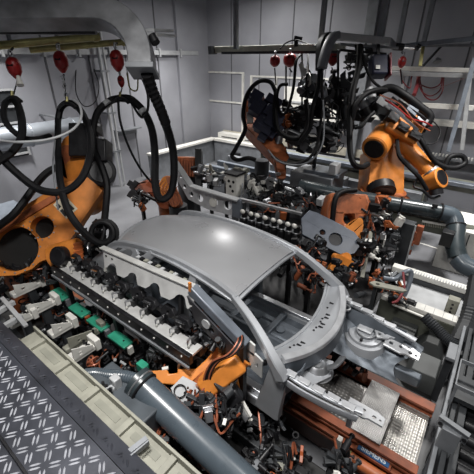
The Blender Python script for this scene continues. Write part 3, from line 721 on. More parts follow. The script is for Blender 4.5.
# blue grey slanted arm plate with two holes
t = thing('arm_plate', 'blue grey slanted plate with a large and a small round hole, beyond the windscreen', 'plate', at(325, 240, d=6.0))
a0 = at(303, 222, d=6.1); b0 = at(350, 248, d=5.9); U = (b0 - a0).normalized(); Nn = (NV + Vector((0, 0, .3)) - U * (NV + Vector((0, 0, .3))).dot(U)).normalized(); V = Nn.cross(U)
def uvp(px, py):
    r = ray(px, py); tt = (a0 - CAM).dot(Nn) / r.dot(Nn); q = CAM + r * tt - a0; return (q.dot(U), q.dot(V))
MB().prism([uvp(*q) for q in [(301, 219), (309, 211), (318, 214), (340, 225), (354, 233), (362, 243), (354, 254), (344, 257), (322, 246), (302, 235)]],
  [circ(*uvp(335, 240), .115, 22), circ(*uvp(322, 233), .05, 16)], a0, U, V, Nn * .10).build('plate', mat('slate_blue_paint', (.085, .1, .13), .36), t, bevel=.015)
MB().cyl(a0 + U * uvp(335, 240)[0] + V * uvp(335, 240)[1], a0 + U * uvp(335, 240)[0] + V * uvp(335, 240)[1] - Nn * .15, .12).build('bearing', BLACKM, t)
MB().cyl(a0 - Nn * .1 + U * .3, Vector(((a0 + U * .3).x, (a0 + U * .3).y + .2, .3)), .07).build('stand', DKGREY, t)

# ---- small red robot near left wall and orange group behind it
r5 = thing('industrial_robot', 'small red orange robot arm with black gripper reaching left by the left wall', 'robot', at(168, 205, d=8.4))
link('forearm', at(138, 189, d=8.2), at(153, 186, d=8.3), .11, .17, .22, RED_OR, r5, NV)
link('upper_arm', at(153, 187, d=8.3), at(166, 200, d=8.4), .17, .22, .25, RED_OR, r5, NV)
p = MB()
for k in range(6): p.box(at(131 + (k % 3) * 2.5, 184 + (k // 3) * 8 + (k % 2) * 3, d=8.1), .12, .14, .16, (AX, AY, AX.cross(AY)))
p.build('gripper', BLACKM, r5, bevel=.01)
c = at(166, 202, d=8.5); MB().cyl(c, (c.x, c.y, 0), .2).build('pedestal', ORANGE_D, r5)
MB().bar(at(134, 190, d=8.1), at(160, 202, d=8.1), .06, .06).build('gripper_rod', BLACKM, r5)
r6 = thing('industrial_robot', 'orange robot with bright cable bundle just behind the perforated aluminium beam end', 'robot', at(175, 205, d=8.0))
link('upper_arm', at(160, 196, d=8.0), at(168, 184, d=8.1), .12, .16, .25, ORANGE, r6, NV)
link('lower_arm', at(168, 184, d=8.1), at(176, 203, d=8.0), .15, .13, .25, ORANGE_D, r6, NV)
p = MB()
for k in range(7):
    x0 = 160 + k * 3
    p.sweep(P((x0, 180 + k, 7.9), (x0 - 4, 186 + k, 7.8), (x0 + 1, 194, 7.8), (x0 + 5, 204, 7.8)), .02, n=6)
p.build('cable_bundle', COPPER, r6)
c = at(178, 205, d=8.1); MB().cyl(c, (c.x, c.y, 0), .22).build('pedestal', DKGREY, r6)
r7 = thing('industrial_robot', 'dark orange finned robot body beside the black upright, behind the holed beam', 'robot', at(188, 178, z=.5))
c = at(186, 168, d=8.9)
MB().box(c, .55, .5, .5, (RT, NV, UPV)).build('body_casting', ORANGE_D, r7, bevel=.04)
p = MB()
for k in range(6): p.box(at(179 + k * 2.8, 166 + k * .6, d=8.62), .03, .06, .4, (RT, NV, UPV))
p.build('cooling_ribs', ORANGE_D, r7)
MB().box(at(199, 172, d=8.7), .16, .4, 1.1, (RT, NV, UPV)).build('black_side_plate', BLACKM, r7, bevel=.01)
MB().cyl(c, (c.x, c.y, 0), .25).build('pedestal', DKGREY, r7)

# ---- foreground low robot with orange yoke
r8 = thing('industrial_robot', 'orange robot with flat yoke arm in front of the car, beside the big grey duct', 'robot', (-1.9, 1.7, 0))
D8 = 3.35
a0 = at(185, 385, d=D8); Nn = (NV + Vector((0, 0, .6))).normalized(); U = (RT - Nn * RT.dot(Nn)).normalized(); V = Nn.cross(U)
outl = [uvp(*q) for q in [(132, 374), (150, 371), (168, 370), (169, 374), (178, 373), (178, 369), (196, 369), (206, 360), (216, 348), (219, 334), (232, 338), (234, 352), (228, 366), (214, 378), (206, 390), (186, 386), (165, 384), (142, 386)]]
MB().prism(outl, [], a0, U, V, Nn * .07).build('yoke_arm', ORANGE, r8, bevel=.012)
ob = at(222, 372, d=D8 - .05)
X8 = (RT + UPV * .75).normalized(); Y8 = (UPV - RT * .75).normalized()
MB().box(ob, .46, .2, .3, (X8, Y8, NV)).build('wrist_housing', ORANGE, r8, bevel=.03)
drum('wrist_drum', at(240, 358, d=D8), X8 + NV * .3, .11, .16, ORANGE, r8, BLACKM)
drum('wrist_drum', at(203, 385, d=D8 - .05), X8 * -1 + NV * .5, .10, .14, ORANGE_D, r8, BLACKM)
link('lower_link', at(228, 378, d=D8 + .05), at(236, 402, d=D8 + .15), .1, .07, .14, ORANGE, r8, NV)
MB().box(at(231, 397, d=D8 - .1), .2, .14, .18, (X8, Y8, NV)).build('axis_motor', BLACKM, r8, bevel=.02)
MB().cyl(at(224, 396, d=D8 - .25), at(231, 390, d=D8 - .2), .05).build('axis_motor', DKGREY, r8)
c = at(214, 385, d=D8 + .35); MB().lathe((c.x, c.y, 0), (0, 0, c.z), [(0, .3), (.1, .28), (.15, .2), (1, .16)], 24).build('pedestal', ORANGE_D, r8)
for k in range(5):
    o = k * 1.6
    MB().sweep(P((205 + o * 1.4, 398, D8 - .1), (204 + o, 378, D8 - .2), (212 + o, 362, D8 - .25), (228 + o, 354, D8 - .3), (238 + o * .8, 340, D8 - .25), (236 + o * .6, 330, D8 - .1)), .018, n=6).build('arm_cable', [COPPER, BLACK, BLACK, COPPER, BLACK][k], r8)
MB().bar(at(236, 404, d=D8 - .1), at(246, 420, d=D8 - .1), .06, .04).build('gripper_finger', STEEL, r8)
MB().bar(at(242, 402, d=D8 - .1), at(250, 416, d=D8 - .1), .03, .04).build('gripper_finger', WHITE, r8)
t = thing('sensor_plate', 'grey metal plate with drilled holes between the big duct and the orange yoke', 'plate', at(187, 392, d=3.2))
a0 = at(187, 392, d=3.2)
MB().prism([uvp(*q) for q in [(171, 388), (183, 376), (202, 386), (190, 403), (176, 401)]], [circ(*uvp(188, 388), .012, 8), circ(*uvp(192, 391), .012, 8), circ(*uvp(185, 393), .012, 8), circ(*uvp(189, 397), .014, 8)], a0, U, V, Nn * .03).build('plate', LTGREY, t, bevel=.004)
MB().bar(a0, at(195, 384, d=3.4), .05, .05).build('holder', BLACKM, t)
MB().torus(at(180, 391, d=3.17), Nn, .055, .006).build('cable_ring', BLACK, t)

# ================================================================== OVERHEAD LEFT
# curved sheet metal guide: straight run from the left then quarter arc down
t = thing('overhead_guide', 'grey sheet metal guide overhead at upper left, curving down in a quarter arc', 'guide rail', at(60, 10, d=3.6))
D = 3.8
def og(px, py, d=D): return at(px, py, d=d)
mid = [(-40, 14), (0, 14), (40, 13.5), (80, 13), (104, 14), (122, 22), (135, 36), (141, 52), (143, 70)]
pts = [og(*q) for q in mid]
m = MB(); ps = catmull(pts, 6)
ww = .26
vs = []; fs = []
for i, q in enumerate(ps):
    d_ = (ps[min(i + 1, len(ps) - 1)] - ps[max(i - 1, 0)]).normalized(); s_ = d_.cross(FW).normalized()
    kk = 1.0 + .0 * i
    for a, b in ((-1, -1), (-1, 1), (1, 1), (1, -1)): vs.append(q + s_ * (a * ww / 2 * kk) + FW * (b * .13))
for i in range(len(ps) - 1):
    for j in range(4): fs.append((i * 4 + j, i * 4 + (j + 1) % 4, (i + 1) * 4 + (j + 1) % 4, (i + 1) * 4 + j))
fs += [(3, 2, 1, 0), tuple((len(ps) - 1) * 4 + j for j in range(4))]
m.add(vs, fs); m.build('guide_channel', mat('dull_guide_steel', (.2, .205, .215), .36, .4, .2, 5), t, bevel=.01)
MB().box(og(143, 71), .3, .3, .06, (RT, FW, UPV)).build('end_flange', GREY, t, bevel=.006)
MB().bar(og(-40, 25, D + .1), og(104, 27, D + .1), .05, .05).build('lower_lip', DKGREY, t)
MB().bar(og(-40, 31, D + .2), og(96, 31, D + .2), .10, .07).build('cable_duct', BLACKM, t, bevel=.01)
MB().bar(og(150, 30, D), og(170, 31, D + .5), .1, .03).bar(og(150, 34, D), og(172, 36, D + .5), .1, .03).build('side_bracket', LTGREY, t)
MB().cyl(og(152, 36, D), og(156, 43, D), .05).build('limit_switch', BLACKM, t)
for q in ((-30, 5), (60, 4)):
    c = og(q[0], q[1]); MB().bar(c, (c.x, c.y, 8.0), .12, .12).build('ceiling_hanger', GREY, t)
# round bars
def rod(label, a, b, r, m, ends=True):
    t = thing('carrier_tube', label, 'tube', a)
    MB().cyl(a, b, r, n=20).build('tube', m, t)
    d = (b - a).normalized(); MB().lathe(b - d * .02, d * .1, [(0, r * 1.25), (.7, r * 1.25), (1, r * .9)], 20).build('end_cap', BRASS if m is BRASS else m, t)
    c = a.lerp(b, .3); MB().bar(c, (c.x, c.y, c.z + .6), .04, .04).build('hanger', GREY, t)
    return t
rod('front yellow green carrier tube above the red balancers at upper left', og(-30, 48, 4.3), og(94, 37, 4.9), .05, BRASS)
rod('rear yellow green carrier tube behind the front one at upper left', og(30, 50, 5.0), og(123, 42, 5.3), .045, BRASS)
# red spring balancers
def balancer(label, px, py, d, hw=8, hh=12, hook_to=None, cord=None, dark=False):
    s = d / FPX; t = thing('spring_balancer', label, 'balancer', at(px, py, d=d), group='red spring balancers')
    c = at(px, py, d=d)
    MB().lathe(c - Vector((0, 0, hh * s)), Vector((0, 0, 2 * hh * s)), [(0, hw * s * .3), (.08, hw * s * .55), (.25, hw * s * .8), (.5, hw * s * .85), (.75, hw * s * .8), (.92, hw * s * .55), (1, hw * s * .25)], 20).build('drum_housing', RED, t)
    MB().lathe(c + Vector((0, 0, -hh * s * .8)), (0, 0, -hh * s * (.4 if d < 6 else .3)), [(0, hw * s * .6), (1, hw * s * .22)], 12).build('cord_nozzle', RED, t)
    MB().torus(c + Vector((0, 0, hh * s * 1.35)), RT, hh * s * .3, s * .9, 14, 6).build('hook', STEEL, t)
    if hook_to: MB().bar(c + Vector((0, 0, hh * s * 1.5)), at(hook_to[0], hook_to[1], d=hook_to[2]), s * 1.6, s * 1.6).build('hanging_strap', BLACKM, t)
    if cord: MB().cyl(c - Vector((0, 0, hh * s * 1.3)), at(cord[0], cord[1], d=cord[2]), s * .7, n=6).build('cord', BLACK, t)
    MB().box(c + NV * hw * s * .8, hw * s * .7, hh * s * .5, .01, (RT, UPV, NV)).build('label_plate', BLACKM, t)
    return t
balancer('red spring balancer with dark cord nearest the left picture edge', 14, 67, 4.4, 8, 9, (13, 48, 4.42), (13, 97, 4.5))
balancer('red spring balancer in the middle of the upper left three', 61, 61, 4.7, 8, 9, (59, 42, 4.75), (66, 99, 4.9))
balancer('red spring balancer directly under the curved guide end', 117, 60, 5.15, 8, 9, (117, 43, 5.2), (121, 78, 5.2))
balancer('small bright red tool balancer just below the one under the curved guide', 121, 81, 5.2, 4, 5, None, (120, 96, 5.2))
tag(MB().lathe(at(18, 76, d=4.35), -UPV * .12 + RT * .03, [(0, .02), (1, .045)], 12).build('cable_cone', WHITE), 'small white cone hanging beside the leftmost red balancer', 'cone')
# chain links under balancer 2
t = thing('chain', 'short steel chain between the middle red balancer and its hose hook', 'chain', at(64, 84, d=4.8))
for k in range(5): MB().torus(at(62.5 + k * .9, 77 + k * 4.5, d=4.75 + k * .03), RT if k % 2 else NV, .025, .007, 12, 6).build('chain_link', STEEL, t)

# hoses at the left
G = 'black hoses at the left robot'
def hh(label, pts, r=.05, m=BLACK, **k): return hose('hanging_hose', label, P(*pts), r * (.85 if pts[0][2] < 6.5 else .72), m, **k)
hh('thick black hose looping from the left edge under the robot arm to the middle hook', [(-6, 148, 4.2), (8, 165, 4.2), (33, 186, 4.2), (50, 192, 4.2), (68, 190, 4.25), (83, 176, 4.3), (90, 155, 4.4), (90, 135, 4.6), (84, 116, 4.8), (76, 106, 4.9), (68, 103, 4.9), (61, 108, 4.9), (58, 120, 4.9)], .055)
hh('thick black hose falling from the middle hook past the white arm label', [(58, 120, 4.9), (58, 150, 4.6), (60, 180, 4.3), (66, 205, 4.2), (75, 222, 4.2), (88, 236, 4.3), (100, 243, 4.4), (110, 240, 4.5), (112, 229, 4.5), (105, 222, 4.5), (97, 226, 4.5)], .052)
hh('black hose loop hanging from the leftmost balancer', [(12, 98, 4.5), (5, 104, 4.4), (4, 116, 4.4), (10, 128, 4.4), (24, 138, 4.5), (38, 139, 4.6), (50, 136, 4.8)], .045)
hh('short black hose coming down on the right of the leftmost hook', [(12, 98, 4.5), (18, 105, 4.4), (22, 122, 4.3), (21, 138, 4.3), (12, 152, 4.2), (-4, 163, 4.1)], .055)
hh('black hose from the left edge rising behind the robot arm', [(-4, 228, 4.6), (14, 214, 4.6), (28, 196, 4.7), (38, 182, 4.8), (48, 172, 4.9), (60, 166, 5.0)], .06)
hh('thin grey tube sagging across the upper left hoses', [(-4, 140, 4.0), (20, 142, 4.0), (50, 139, 4.1), (72, 130, 4.2), (81, 118, 4.3), (80, 106, 4.4), (74, 100, 4.5)], .018, LTGREY, cat='tube')
hh('thin pale tube hanging straight beside the falling thick hose', [(55, 140, 4.6), (53, 165, 4.4), (55, 185, 4.3), (58, 210, 4.3)], .014, GREY, cat='tube')
# big hook 3 loops
hh('thick black hose arching from the right hook down along the robot head', [(121, 98, 5.2), (110, 101, 5.2), (98, 112, 5.1), (93, 130, 5.0), (94, 150, 5.0), (101, 165, 5.1), (107, 185, 5.1), (106, 205, 5.0), (104, 225, 4.8)], .062)
hh('thick black hose from the right hook falling into the long U loop', [(121, 98, 5.2), (132, 100, 5.2), (144, 112, 5.2), (152, 130, 5.2), (155, 155, 5.2), (155, 180, 5.2), (158, 196, 5.2), (164, 199, 5.2), (171, 192, 5.2), (174, 175, 5.1), (173, 150, 4.9), (166, 125, 4.5), (156, 100, 4.2), (147, 72, 3.8)], .068)
hh('black corrugated sleeve on the hose below the curved guide', [(147, 74, 3.78), (153, 92, 4.0), (160, 108, 4.2), (166, 124, 4.45)], .085, BLACK, ring=.2)
hh('thin black cable hanging in a long slant from the right hook', [(118, 98, 5.1), (120, 120, 5.2), (128, 145, 5.4), (140, 168, 5.6), (154, 185, 5.8), (160, 188, 5.8)], .022, cat='cable')
hh('thin dark cable looping between curved guide and right hook', [(141, 74, 3.9), (148, 95, 4.4), (147, 112, 4.9), (141, 117, 5.1), (132, 104, 5.2), (126, 96, 5.2)], .022, cat='cable')
hh('thin yellow cable loop under the curved guide', [(127, 73, 4.8), (130, 88, 5.0), (137, 90, 5.1), (138, 76, 5.1)], .013, BRASS, cat='cable')
hh('thin dark cable loop near the wall rail left of the right hook', [(76, 69, 9.9), (76, 92, 9.9), (84, 106, 9.95), (95, 102, 10.0), (99, 86, 10.2), (94, 69, 10.3)], .02, cat='cable')
for lab, (x, y, d) in (('dark clamp hook holding hoses under the middle balancer', (67, 103, 4.85)), ('dark clamp hook holding hoses under the right balancer', (120, 98, 5.15)), ('dark clamp hook holding hoses under the leftmost balancer', (12, 97, 4.45))):
    t = thing('hose_hook', lab, 'hook', at(x, y, d=d))
    MB().sweep([at(x + dx_, y + dy_, d=d - .03) for dx_, dy_ in ((-9, 6), (-4, 1), (0, 0), (4, 1), (9, 5))], .06, .03, rect=True).build('saddle', BLACKM, t)
    MB().cyl(at(x, y, d=d), at(x, y - 6, d=d), .018, n=8).build('shank', BRASS, t)
for lab, (x, y), a in (('left pale clamp band on the hose arch at the right hook', (107, 104), (-1, -.9)), ('right pale clamp band on the hose arch at the right hook', (143, 112), (1, -1.4))):
    c = at(x, y, d=5.18); ax = (RT * a[0] + UPV * (-a[1] if a[0] < 0 else a[1])).normalized()
    tag(MB().cyl(c - ax * .03, c + ax * .03, .072).build('clamp_band', LTGREY), lab, 'clamp')
# black cable ring by car roof corner
t = thing('cable_coil', 'black coiled hose ring in front of the rear roof corner', 'coil', at(105, 237, d=4.6))
c = at(104, 233, d=4.5)
MB().torus(c, NV + RT * .2, .16, .035, 28, 8).build('coil_ring', BLACK, t); MB().torus(c + NV * .06, NV + RT * .1, .14, .03, 28, 8).build('coil_ring', BLACK, t)
MB().sweep([c + UPV * .14, c, c - UPV * .16 - RT * .05], .05).build('coil_strap', BLACKM, t)

# ================================================================== OVERHEAD CENTRE gantry
DG = 8.4
t = thing('gantry_beam', 'long pale horizontal gantry beam crossing the centre top of the picture', 'beam', at(280, 50, d=DG))
MB().bar(at(211, 50, d=9.6), at(345, 47, d=DG - .6), .14, .16).build('beam_profile', mat('olive_pale_paint', (.42, .43, .36), .45), t, bevel=.01)
MB().bar(at(211, 50.5, d=9.55), at(214, 50, d=9.45), .2, .2).build('end_cap', DKGREY, t)
MB().bar(at(222, 53, d=9.2), at(340, 52, d=DG - .7), .06, .06).build('under_rail', DKGREY, t)
c = at(250, 50, d=9.2)
for x in (236, 320):
    c = at(x, 49, d=9.0 if x < 300 else 8.2); MB().bar(c, (c.x, c.y, 8), .1, .1).build('ceiling_hanger', GREY, t)
t = thing('camera_bracket', 'small black bracket with sensor standing on the gantry beam', 'bracket', at(296, 47, d=8.4))
MB().bar(at(296, 47, d=8.3), at(296, 38, d=8.3), .09, .09).build('upright', BLACKM, t); MB().bar(at(294, 38, d=8.3), at(302, 39.5, d=8.3), .1, .1).build('sensor_head', BLACKM, t)
hose('thin_cable', 'thin black cable arching over the gantry beam', P((280, 49, 8.3), (286, 43, 8.3), (296, 40, 8.25), (308, 44, 8.2), (316, 46, 8.0)), .018, cat='cable')
MBa = MB
# curved black arm and horizontal arm to the right
t = thing('hose_guide_arm', 'grey curved hose guide arm with horizontal box arm at upper centre right', 'guide arm', at(330, 50, d=7.2))
MB().bar(at(334, 36, d=7.0), at(388, 41, d=7.6), .16, .14).build('box_arm', LTGREY, t, bevel=.015)
MB().bar(at(388, 41, d=7.6), at(393, 46, d=7.9), .14, .14).build('arm_end', GREY, t, bevel=.02)
MB().sweep(P((337, 35, 7.0), (333, 37, 6.95), (328, 46, 6.95), (324, 58, 6.95), (322, 68, 6.95)), .18, .14, rect=True).build('curved_guide', GREY, t)
MB().sweep(P((335, 36, 7.15), (326, 37, 7.1), (321, 46, 7.1), (320, 58, 7.1), (320, 70, 7.1)), .15, .15, rect=True).build('curved_guide_cover', BLACKM, t)
c = at(380, 40, d=7.5); MB().bar(c, (c.x, c.y, 8), .12, .12).build('ceiling_hanger', GREY, t)
for i, (q, m) in enumerate((((352, 44), DKGREY), ((366, 50), BLACKM), ((378, 44), GREY))):
    MB().bar(at(340, q[1], d=7.5), at(q[0] + 20, q[1] + 4, d=7.7), .05, .05).build('under_rail', m, t)
balancer('red balancer with round body left of the gantry pair', 275, 61, 8.0, 6, 5, (275, 52, 8.4), (276, 85, 8.0))
balancer('red balancer with wide body second in the gantry row', 290, 60, 8.1, 8, 6, (290, 52, 8.2), (292, 72, 8.1))
balancer('red balancer right of the black curved guide arm', 333, 58, 8.0, 6, 6.5, (333, 45, 7.9), (334, 80, 8.0))
balancer('narrow red balancer hanging below the right overhead truss', 402, 62, 8.0, 4.5, 5, (402, 52, 8.0), (402, 84, 8.2))
# right overhead truss
t = thing('overhead_truss', 'blue grey overhead frame bars with a diagonal brace at upper right', 'truss', at(420, 45, d=8.5))
MB().bar(at(393, 47, d=8.3), at(480, 38, d=7.6), .12, .1).build('top_bar', BLUEGREY, t, bevel=.01)
MB().bar(at(420, 46, d=8.3), at(480, 45, d=7.8), .1, .06).build('lower_bar', GREY, t)
MB().bar(at(423, 66, d=8.4), at(446, 41, d=8.2), .05, .04).build('diagonal_brace', DKGREY, t)
MB().bar(at(420, 66, d=8.3), at(424, 41, d=8.2), .07, .06).build('yellow_hanger', BRASS, t)
c = at(424, 42, d=8.2); MB().bar(c, (c.x, c.y, 8), .1, .1).build('ceiling_hanger', GREY, t)
c = at(398, 46, d=8.25); MB().bar(c, (c.x, c.y, 8), .1, .1).build('ceiling_hanger', GREY, t)
t = thing('air_cylinder', 'short chrome and black cylinder hanging under the right overhead frame', 'cylinder', at(410, 47, d=8.0))
MB().cyl(at(396, 46, d=8.0), at(420, 47.5, d=8.0), .055).build('barrel', CHROME, t); MB().cyl(at(393, 46.5, d=7.95), at(403, 47.3, d=7.95), .08).build('end_block', BLACKM, t); MB().cyl(at(416, 46.5, d=7.98), at(419, 48, d=7.98), .075).build('end_block', BLACKM, t)
tag(MB().lathe(at(437, 62, d=8.4), UPV * .1, [(0, .1), (.5, .09), (1, .03)], 14).build('warning_beacon', GREY), 'small grey dome on the bar behind the diagonal brace', 'lamp')
# cable reel / monitor with red frame
t = thing('cable_reel', 'dark navy cable drum with white label between red side plates at upper right', 'cable reel', at(378, 67, d=7.6))
MB().box(at(378, 67, d=7.6), .36, .3, .44, (RT, NV, UPV)).build('reel_body', NAVY, t, bevel=.04)
MB().box(at(388, 67, d=7.55), .05, .32, .5, (RT, NV, UPV)).build('side_plate', mat('maroon_paint', (.14, .012, .02), .4), t, bevel=.02)
MB().box(at(378, 67, d=7.42), .09, .01, .08, (RT, NV, UPV)).build('white_label', WHITE, t)
MB().bar(at(378, 58, d=7.6), at(378, 44, d=7.6), .06, .06).build('hanger', BLACKM, t)
# red/maroon hanging cords on the right
for i, q in enumerate([[(400, 66, 8.8), (402, 80, 8.8), (410, 88, 8.8), (412, 76, 8.8), (420, 74, 8.9)], [(418, 76, 8.9), (421, 90, 8.9), (430, 96, 8.9), (440, 90, 8.9), (443, 76, 8.9)],
    [(419, 76, 8.95), (424, 95, 8.95), (434, 100, 8.95), (442, 92, 8.95), (444, 76, 8.95)], [(417, 76, 8.9), (420, 84, 8.9), (431, 88, 8.9), (440, 84, 8.9), (442, 76, 8.9)]]):
    hose('hanging_cable', ['dark red cord sagging just right of the cable drum', 'dark red cord with middle length loop under the pale bar', 'dark red cord with the longest loop under the pale bar', 'dark red cord with the shortest loop under the pale bar'][i], P(*q), .016, mat('maroon_cable', (.2, .03, .035), .5), cat='cord', group='red cords over the pale bar', n=6)
hose('hanging_cable', 'thin grey pink cord running right across the slanted post', P((432, 90, 8.9), (450, 84, 8.6), (474, 74, 8.2), (485, 70, 8.0)), .01, mat('pink_grey_cable', (.3, .2, .2), .5), cat='cord', n=6)
hose('hanging_strap', 'dark maroon strap hanging from the pale bar behind the orange robot', P((419, 76, 8.9), (417, 86, 8.8), (414, 95, 8.5)), .05, mat('maroon_cable', (.2, .03, .035), .5), cat='strap', n=6)

# centre hoses
hh('big black hose hanging in a tall loop left of the centre robot', [(276, 92, 8.0), (270, 82, 8.0), (258, 82, 8.0), (247, 95, 8.0), (243, 115, 8.0), (245, 130, 8.0), (236, 148, 8.0), (232, 156, 8.0), (238, 160, 7.9), (248, 158, 7.8), (256, 160, 7.8)], .07)
hh('black hose loop right beside the gantry red balancers', [(276, 92, 8.0), (275, 110, 7.9), (278, 130, 7.8), (290, 138, 7.8), (302, 136, 7.8), (308, 122, 7.8), (306, 100, 7.8)], .08)
hh('black hose forming a narrow teardrop in front of the white boards', [(300, 55, 8.0), (296, 62, 7.9), (293, 90, 7.9), (286, 112, 7.9), (280, 112, 7.9), (277, 98, 7.9), (280, 86, 7.9), (288, 84, 7.9)], .05)
hh('long black hose from the curved guide down past the centre', [(320, 68, 7.05), (318, 88, 7.1), (312, 110, 7.2), (310, 128, 7.3), (300, 142, 7.4)], .065)
hh('long black hose beside the first one from the curved guide', [(322, 68, 7.0), (322, 90, 7.0), (322, 110, 7.2), (318, 140, 7.4), (312, 155, 7.4), (300, 163, 7.4), (284, 163, 7.4), (272, 156, 7.5)], .045)
hh('pale edged hose curving down under the centre tooling', [(323, 100, 7.0), (324, 125, 7.1), (322, 145, 7.1), (312, 160, 7.2), (296, 165, 7.3), (278, 161, 7.4), (268, 150, 7.5)], .025, GREY, cat='tube')
hh('long thick black hose hanging left of the big orange robot', [(360, 45, 7.3), (358, 70, 7.3), (352, 95, 7.2), (350, 120, 7.2), (350, 150, 7.2), (354, 164, 7.2), (362, 167, 7.3), (368, 164, 7.4)], .085)
hh('black hose bundle rising to the motors of the big orange robot', [(352, 120, 7.2), (356, 105, 7.1), (366, 94, 7.1), (378, 90, 7.2), (386, 90, 7.3)], .08)
hh('black hose just under the dark arm end right of the curved guide', [(362, 45, 7.4), (364, 62, 7.3), (372, 80, 7.2), (384, 90, 7.3)], .04)
hh('thin black hose sagging in front of the orange robot shoulder', [(355, 128, 7.0), (362, 126, 6.95), (368, 118, 6.95), (374, 112, 7.0)], .05)

# ================================================================== FOREGROUND WALKWAY
def tread(name, x0, x1, y0, y1, z, label, pitch=.078, slope=0.0, barm=TREADH, h=.005, L=.034):
    t = thing(name, label, 'walkway', ((x0 + x1) / 2, (y0 + y1) / 2, z))
    b = MB().span(x0, x1, y0, y1, z - .02, z)
    for v in b.v: v.z -= slope * (v.y - y0)
    b.build('plate', TREAD, t)
    p = MB(); i = 0
    nx = int((x1 - x0) / pitch); ny = int((y1 - y0) / pitch)
    for i in range(nx):
        for j in range(ny):
            cx = x0 + (i + .5) * pitch; cy = y0 + (j + .5) * pitch; k = (i + j) % 2
            g = math.radians(45 if k else -45) + math.radians(8)
            u = Vector((math.cos(g), math.sin(g), 0)); s = Vector((-u.y, u.x, 0))
            for o in (-1, 1):
                c = Vector((cx, cy, z + .0005 - slope * (cy - y0))) + s * (o * pitch * .15)
                w = .006
                vs = [c - u * L, c - u * L * .5 + s * w, c + u * L * .5 + s * w, c + u * L, c + u * L * .5 - s * w, c - u * L * .5 - s * w, c - u * L * .6 + Vector((0, 0, h)), c + u * L * .6 + Vector((0, 0, h))]
                p.add(vs, [(0, 1, 6), (1, 2, 7, 6), (2, 3, 7), (3, 4, 7), (4, 5, 6, 7), (5, 0, 6)])
    o = p.build('raised_bars', barm, t, smooth=False); o['kind'] = 'stuff'
    return t
tread('tread_walkway', -3.6, -.6, .14, .47, 1.9, 'steel tread plate walkway with bright raised bars at lower left')
tread('tread_walkway', -3.6, -.6, .475, .60, 1.895, 'narrow darker tread strip sloping down to the cream frame', slope=.5, barm=TREAD)  # bars left dark: the shade on this strip is in their colour
tread('tread_walkway', -3.6, -.6, -.5, .125, 1.86, 'tread plate corner piece at the very bottom left corner of the picture')
tag(MB().span(-3.6, -.6, .126, .139, 1.84, 1.9).build('walkway_edge', BLACKM), 'dark gap strip between the two tread plates at bottom left', 'strip')
tag(MB().span(-3.5, -.7, -.4, .55, 0, 1.76).build('walkway_plinth', DKGREY), 'dark box plinth carrying the tread plate walkway', 'plinth')
# cream channel frame with recessed panels
t = thing('channel_frame', 'cream painted channel frame with recessed panels along the walkway', 'frame', (-2, .7, 0))
ff = MB().span(-2.95, -.6, .61, .77, 1.72, 1.735); ff.build('channel_web', CREAM, t)
MB().span(-2.95, -.6, .755, .775, 1.66, 1.80).build('channel_flange', CREAM, t, bevel=.003)
MB().span(-2.95, -.6, .605, .625, 1.68, 1.76).build('channel_flange', CREAM, t, bevel=.003)
for i in range(5):
    x = -2.78 + i * .42
    MB().span(x, x + .05, .62, .76, 1.73, 1.765).build('divider', CREAM, t, bevel=.003)
    MB().span(x + .1, x + .36, .67, .72, 1.736, 1.739).build('slot_plate', mat('olive_slot', (.2, .2, .165), .6), t)
for x in (-2.9, -1.9, -.8): MB().span(x, x + .06, .63, .70, 0, 1.72).build('leg', CREAM, t)
t = thing('steel_bracket', 'bright angled steel bracket clipped over the cream frame near the bottom', 'bracket', (-1.45, .7, 1.8))
MB().bar(at(129, 452, z=1.83), at(147, 438, z=1.83), .035, .02).bar(at(131, 457, z=1.83), at(149, 442, z=1.83), .012, .04).build('bracket_plate', GREY, t, bevel=.002)
hose('draped_cable', 'pair of black cables crossing the cream frame beside the dark box', P((84, 374, 2.95), (81, 384, 2.9), (82, 398, 2.75), (84, 408, 2.7)), .016, cat='cable')
hose('draped_cable', 'second black cable crossing the cream frame just right of the first', P((87, 376, 2.95), (85.5, 386, 2.9), (87, 398, 2.75), (88, 408, 2.7)), .012, cat='cable')
# dark machine bed
bed = thing('machine_bed', 'dark machine bed under the gripper rows left of the car', 'machine base', (-3.2, 1.4, 0))
MB().span(-7.0, -.3, .85, 2.06, 0, .35).build('bed_plate', mat('oily_dark_steel', (.03, .03, .03), .4, .3, .3, 3), bed, bevel=.02)
for y in (.95, 1.75): MB().span(-6.6, -.4, y, y + .08, .35, .5).build('bed_rail', DKGREY, bed, bevel=.01)
for i in range(12):
    x = -5.9 + i * .49; MB().span(x, x + .07, 1.0, 1.75, .5, .6).build('cross_rail', DKGREY if i % 2 else GREY, bed, bevel=.006)
# green boxes on stands
for i in range(4):
    c = at((60, 79, 98, 120)[i], (293, 309, 322, 338)[i], z=1.05)
    t = thing('green_cover_box', ['green plastic cover box farthest left in its row', 'green plastic cover box second from the left in its row', 'green plastic cover box third from the left, with a small dark dot', 'green plastic cover box nearest the grey flexible tube'][i], 'box', (c.x, c.y, .6), group='green cover boxes')
    yw = .10
    MB().box((c.x, c.y, 1.03), .33, .14, .035).build('cover', GREEN, t, bevel=.008)
    MB().box((c.x, c.y, .97), .30, .10, .09).build('valve_body', BLACKM, t, bevel=.005)
    MB().span(c.x - .03, c.x + .03, c.y - .03, c.y + .03, .6, .93).build('stand', GREY, t)
    MB().cyl((c.x + .07, c.y, 1.047), (c.x + .07, c.y, 1.052), .012, n=10).build('screw', BLACKM, t)
    MB().sweep([(c.x - .1, c.y - .05, .88), (c.x - .16, c.y - .14, .86), (c.x - .12, c.y - .25, .8), (c.x - .05, c.y - .3, .7)], .02, n=6).build('cable', COPPER, t)
    MB().span(c.x + .16, c.x + .2, c.y - .03, c.y + .03, .92, 1.02).build('connector', [GREY, RED_OR, GREY, WHITE][i], t)
t = thing('small_green_box', 'small green box under the flexible grey tube end', 'box', at(150, 372, d=3.6))
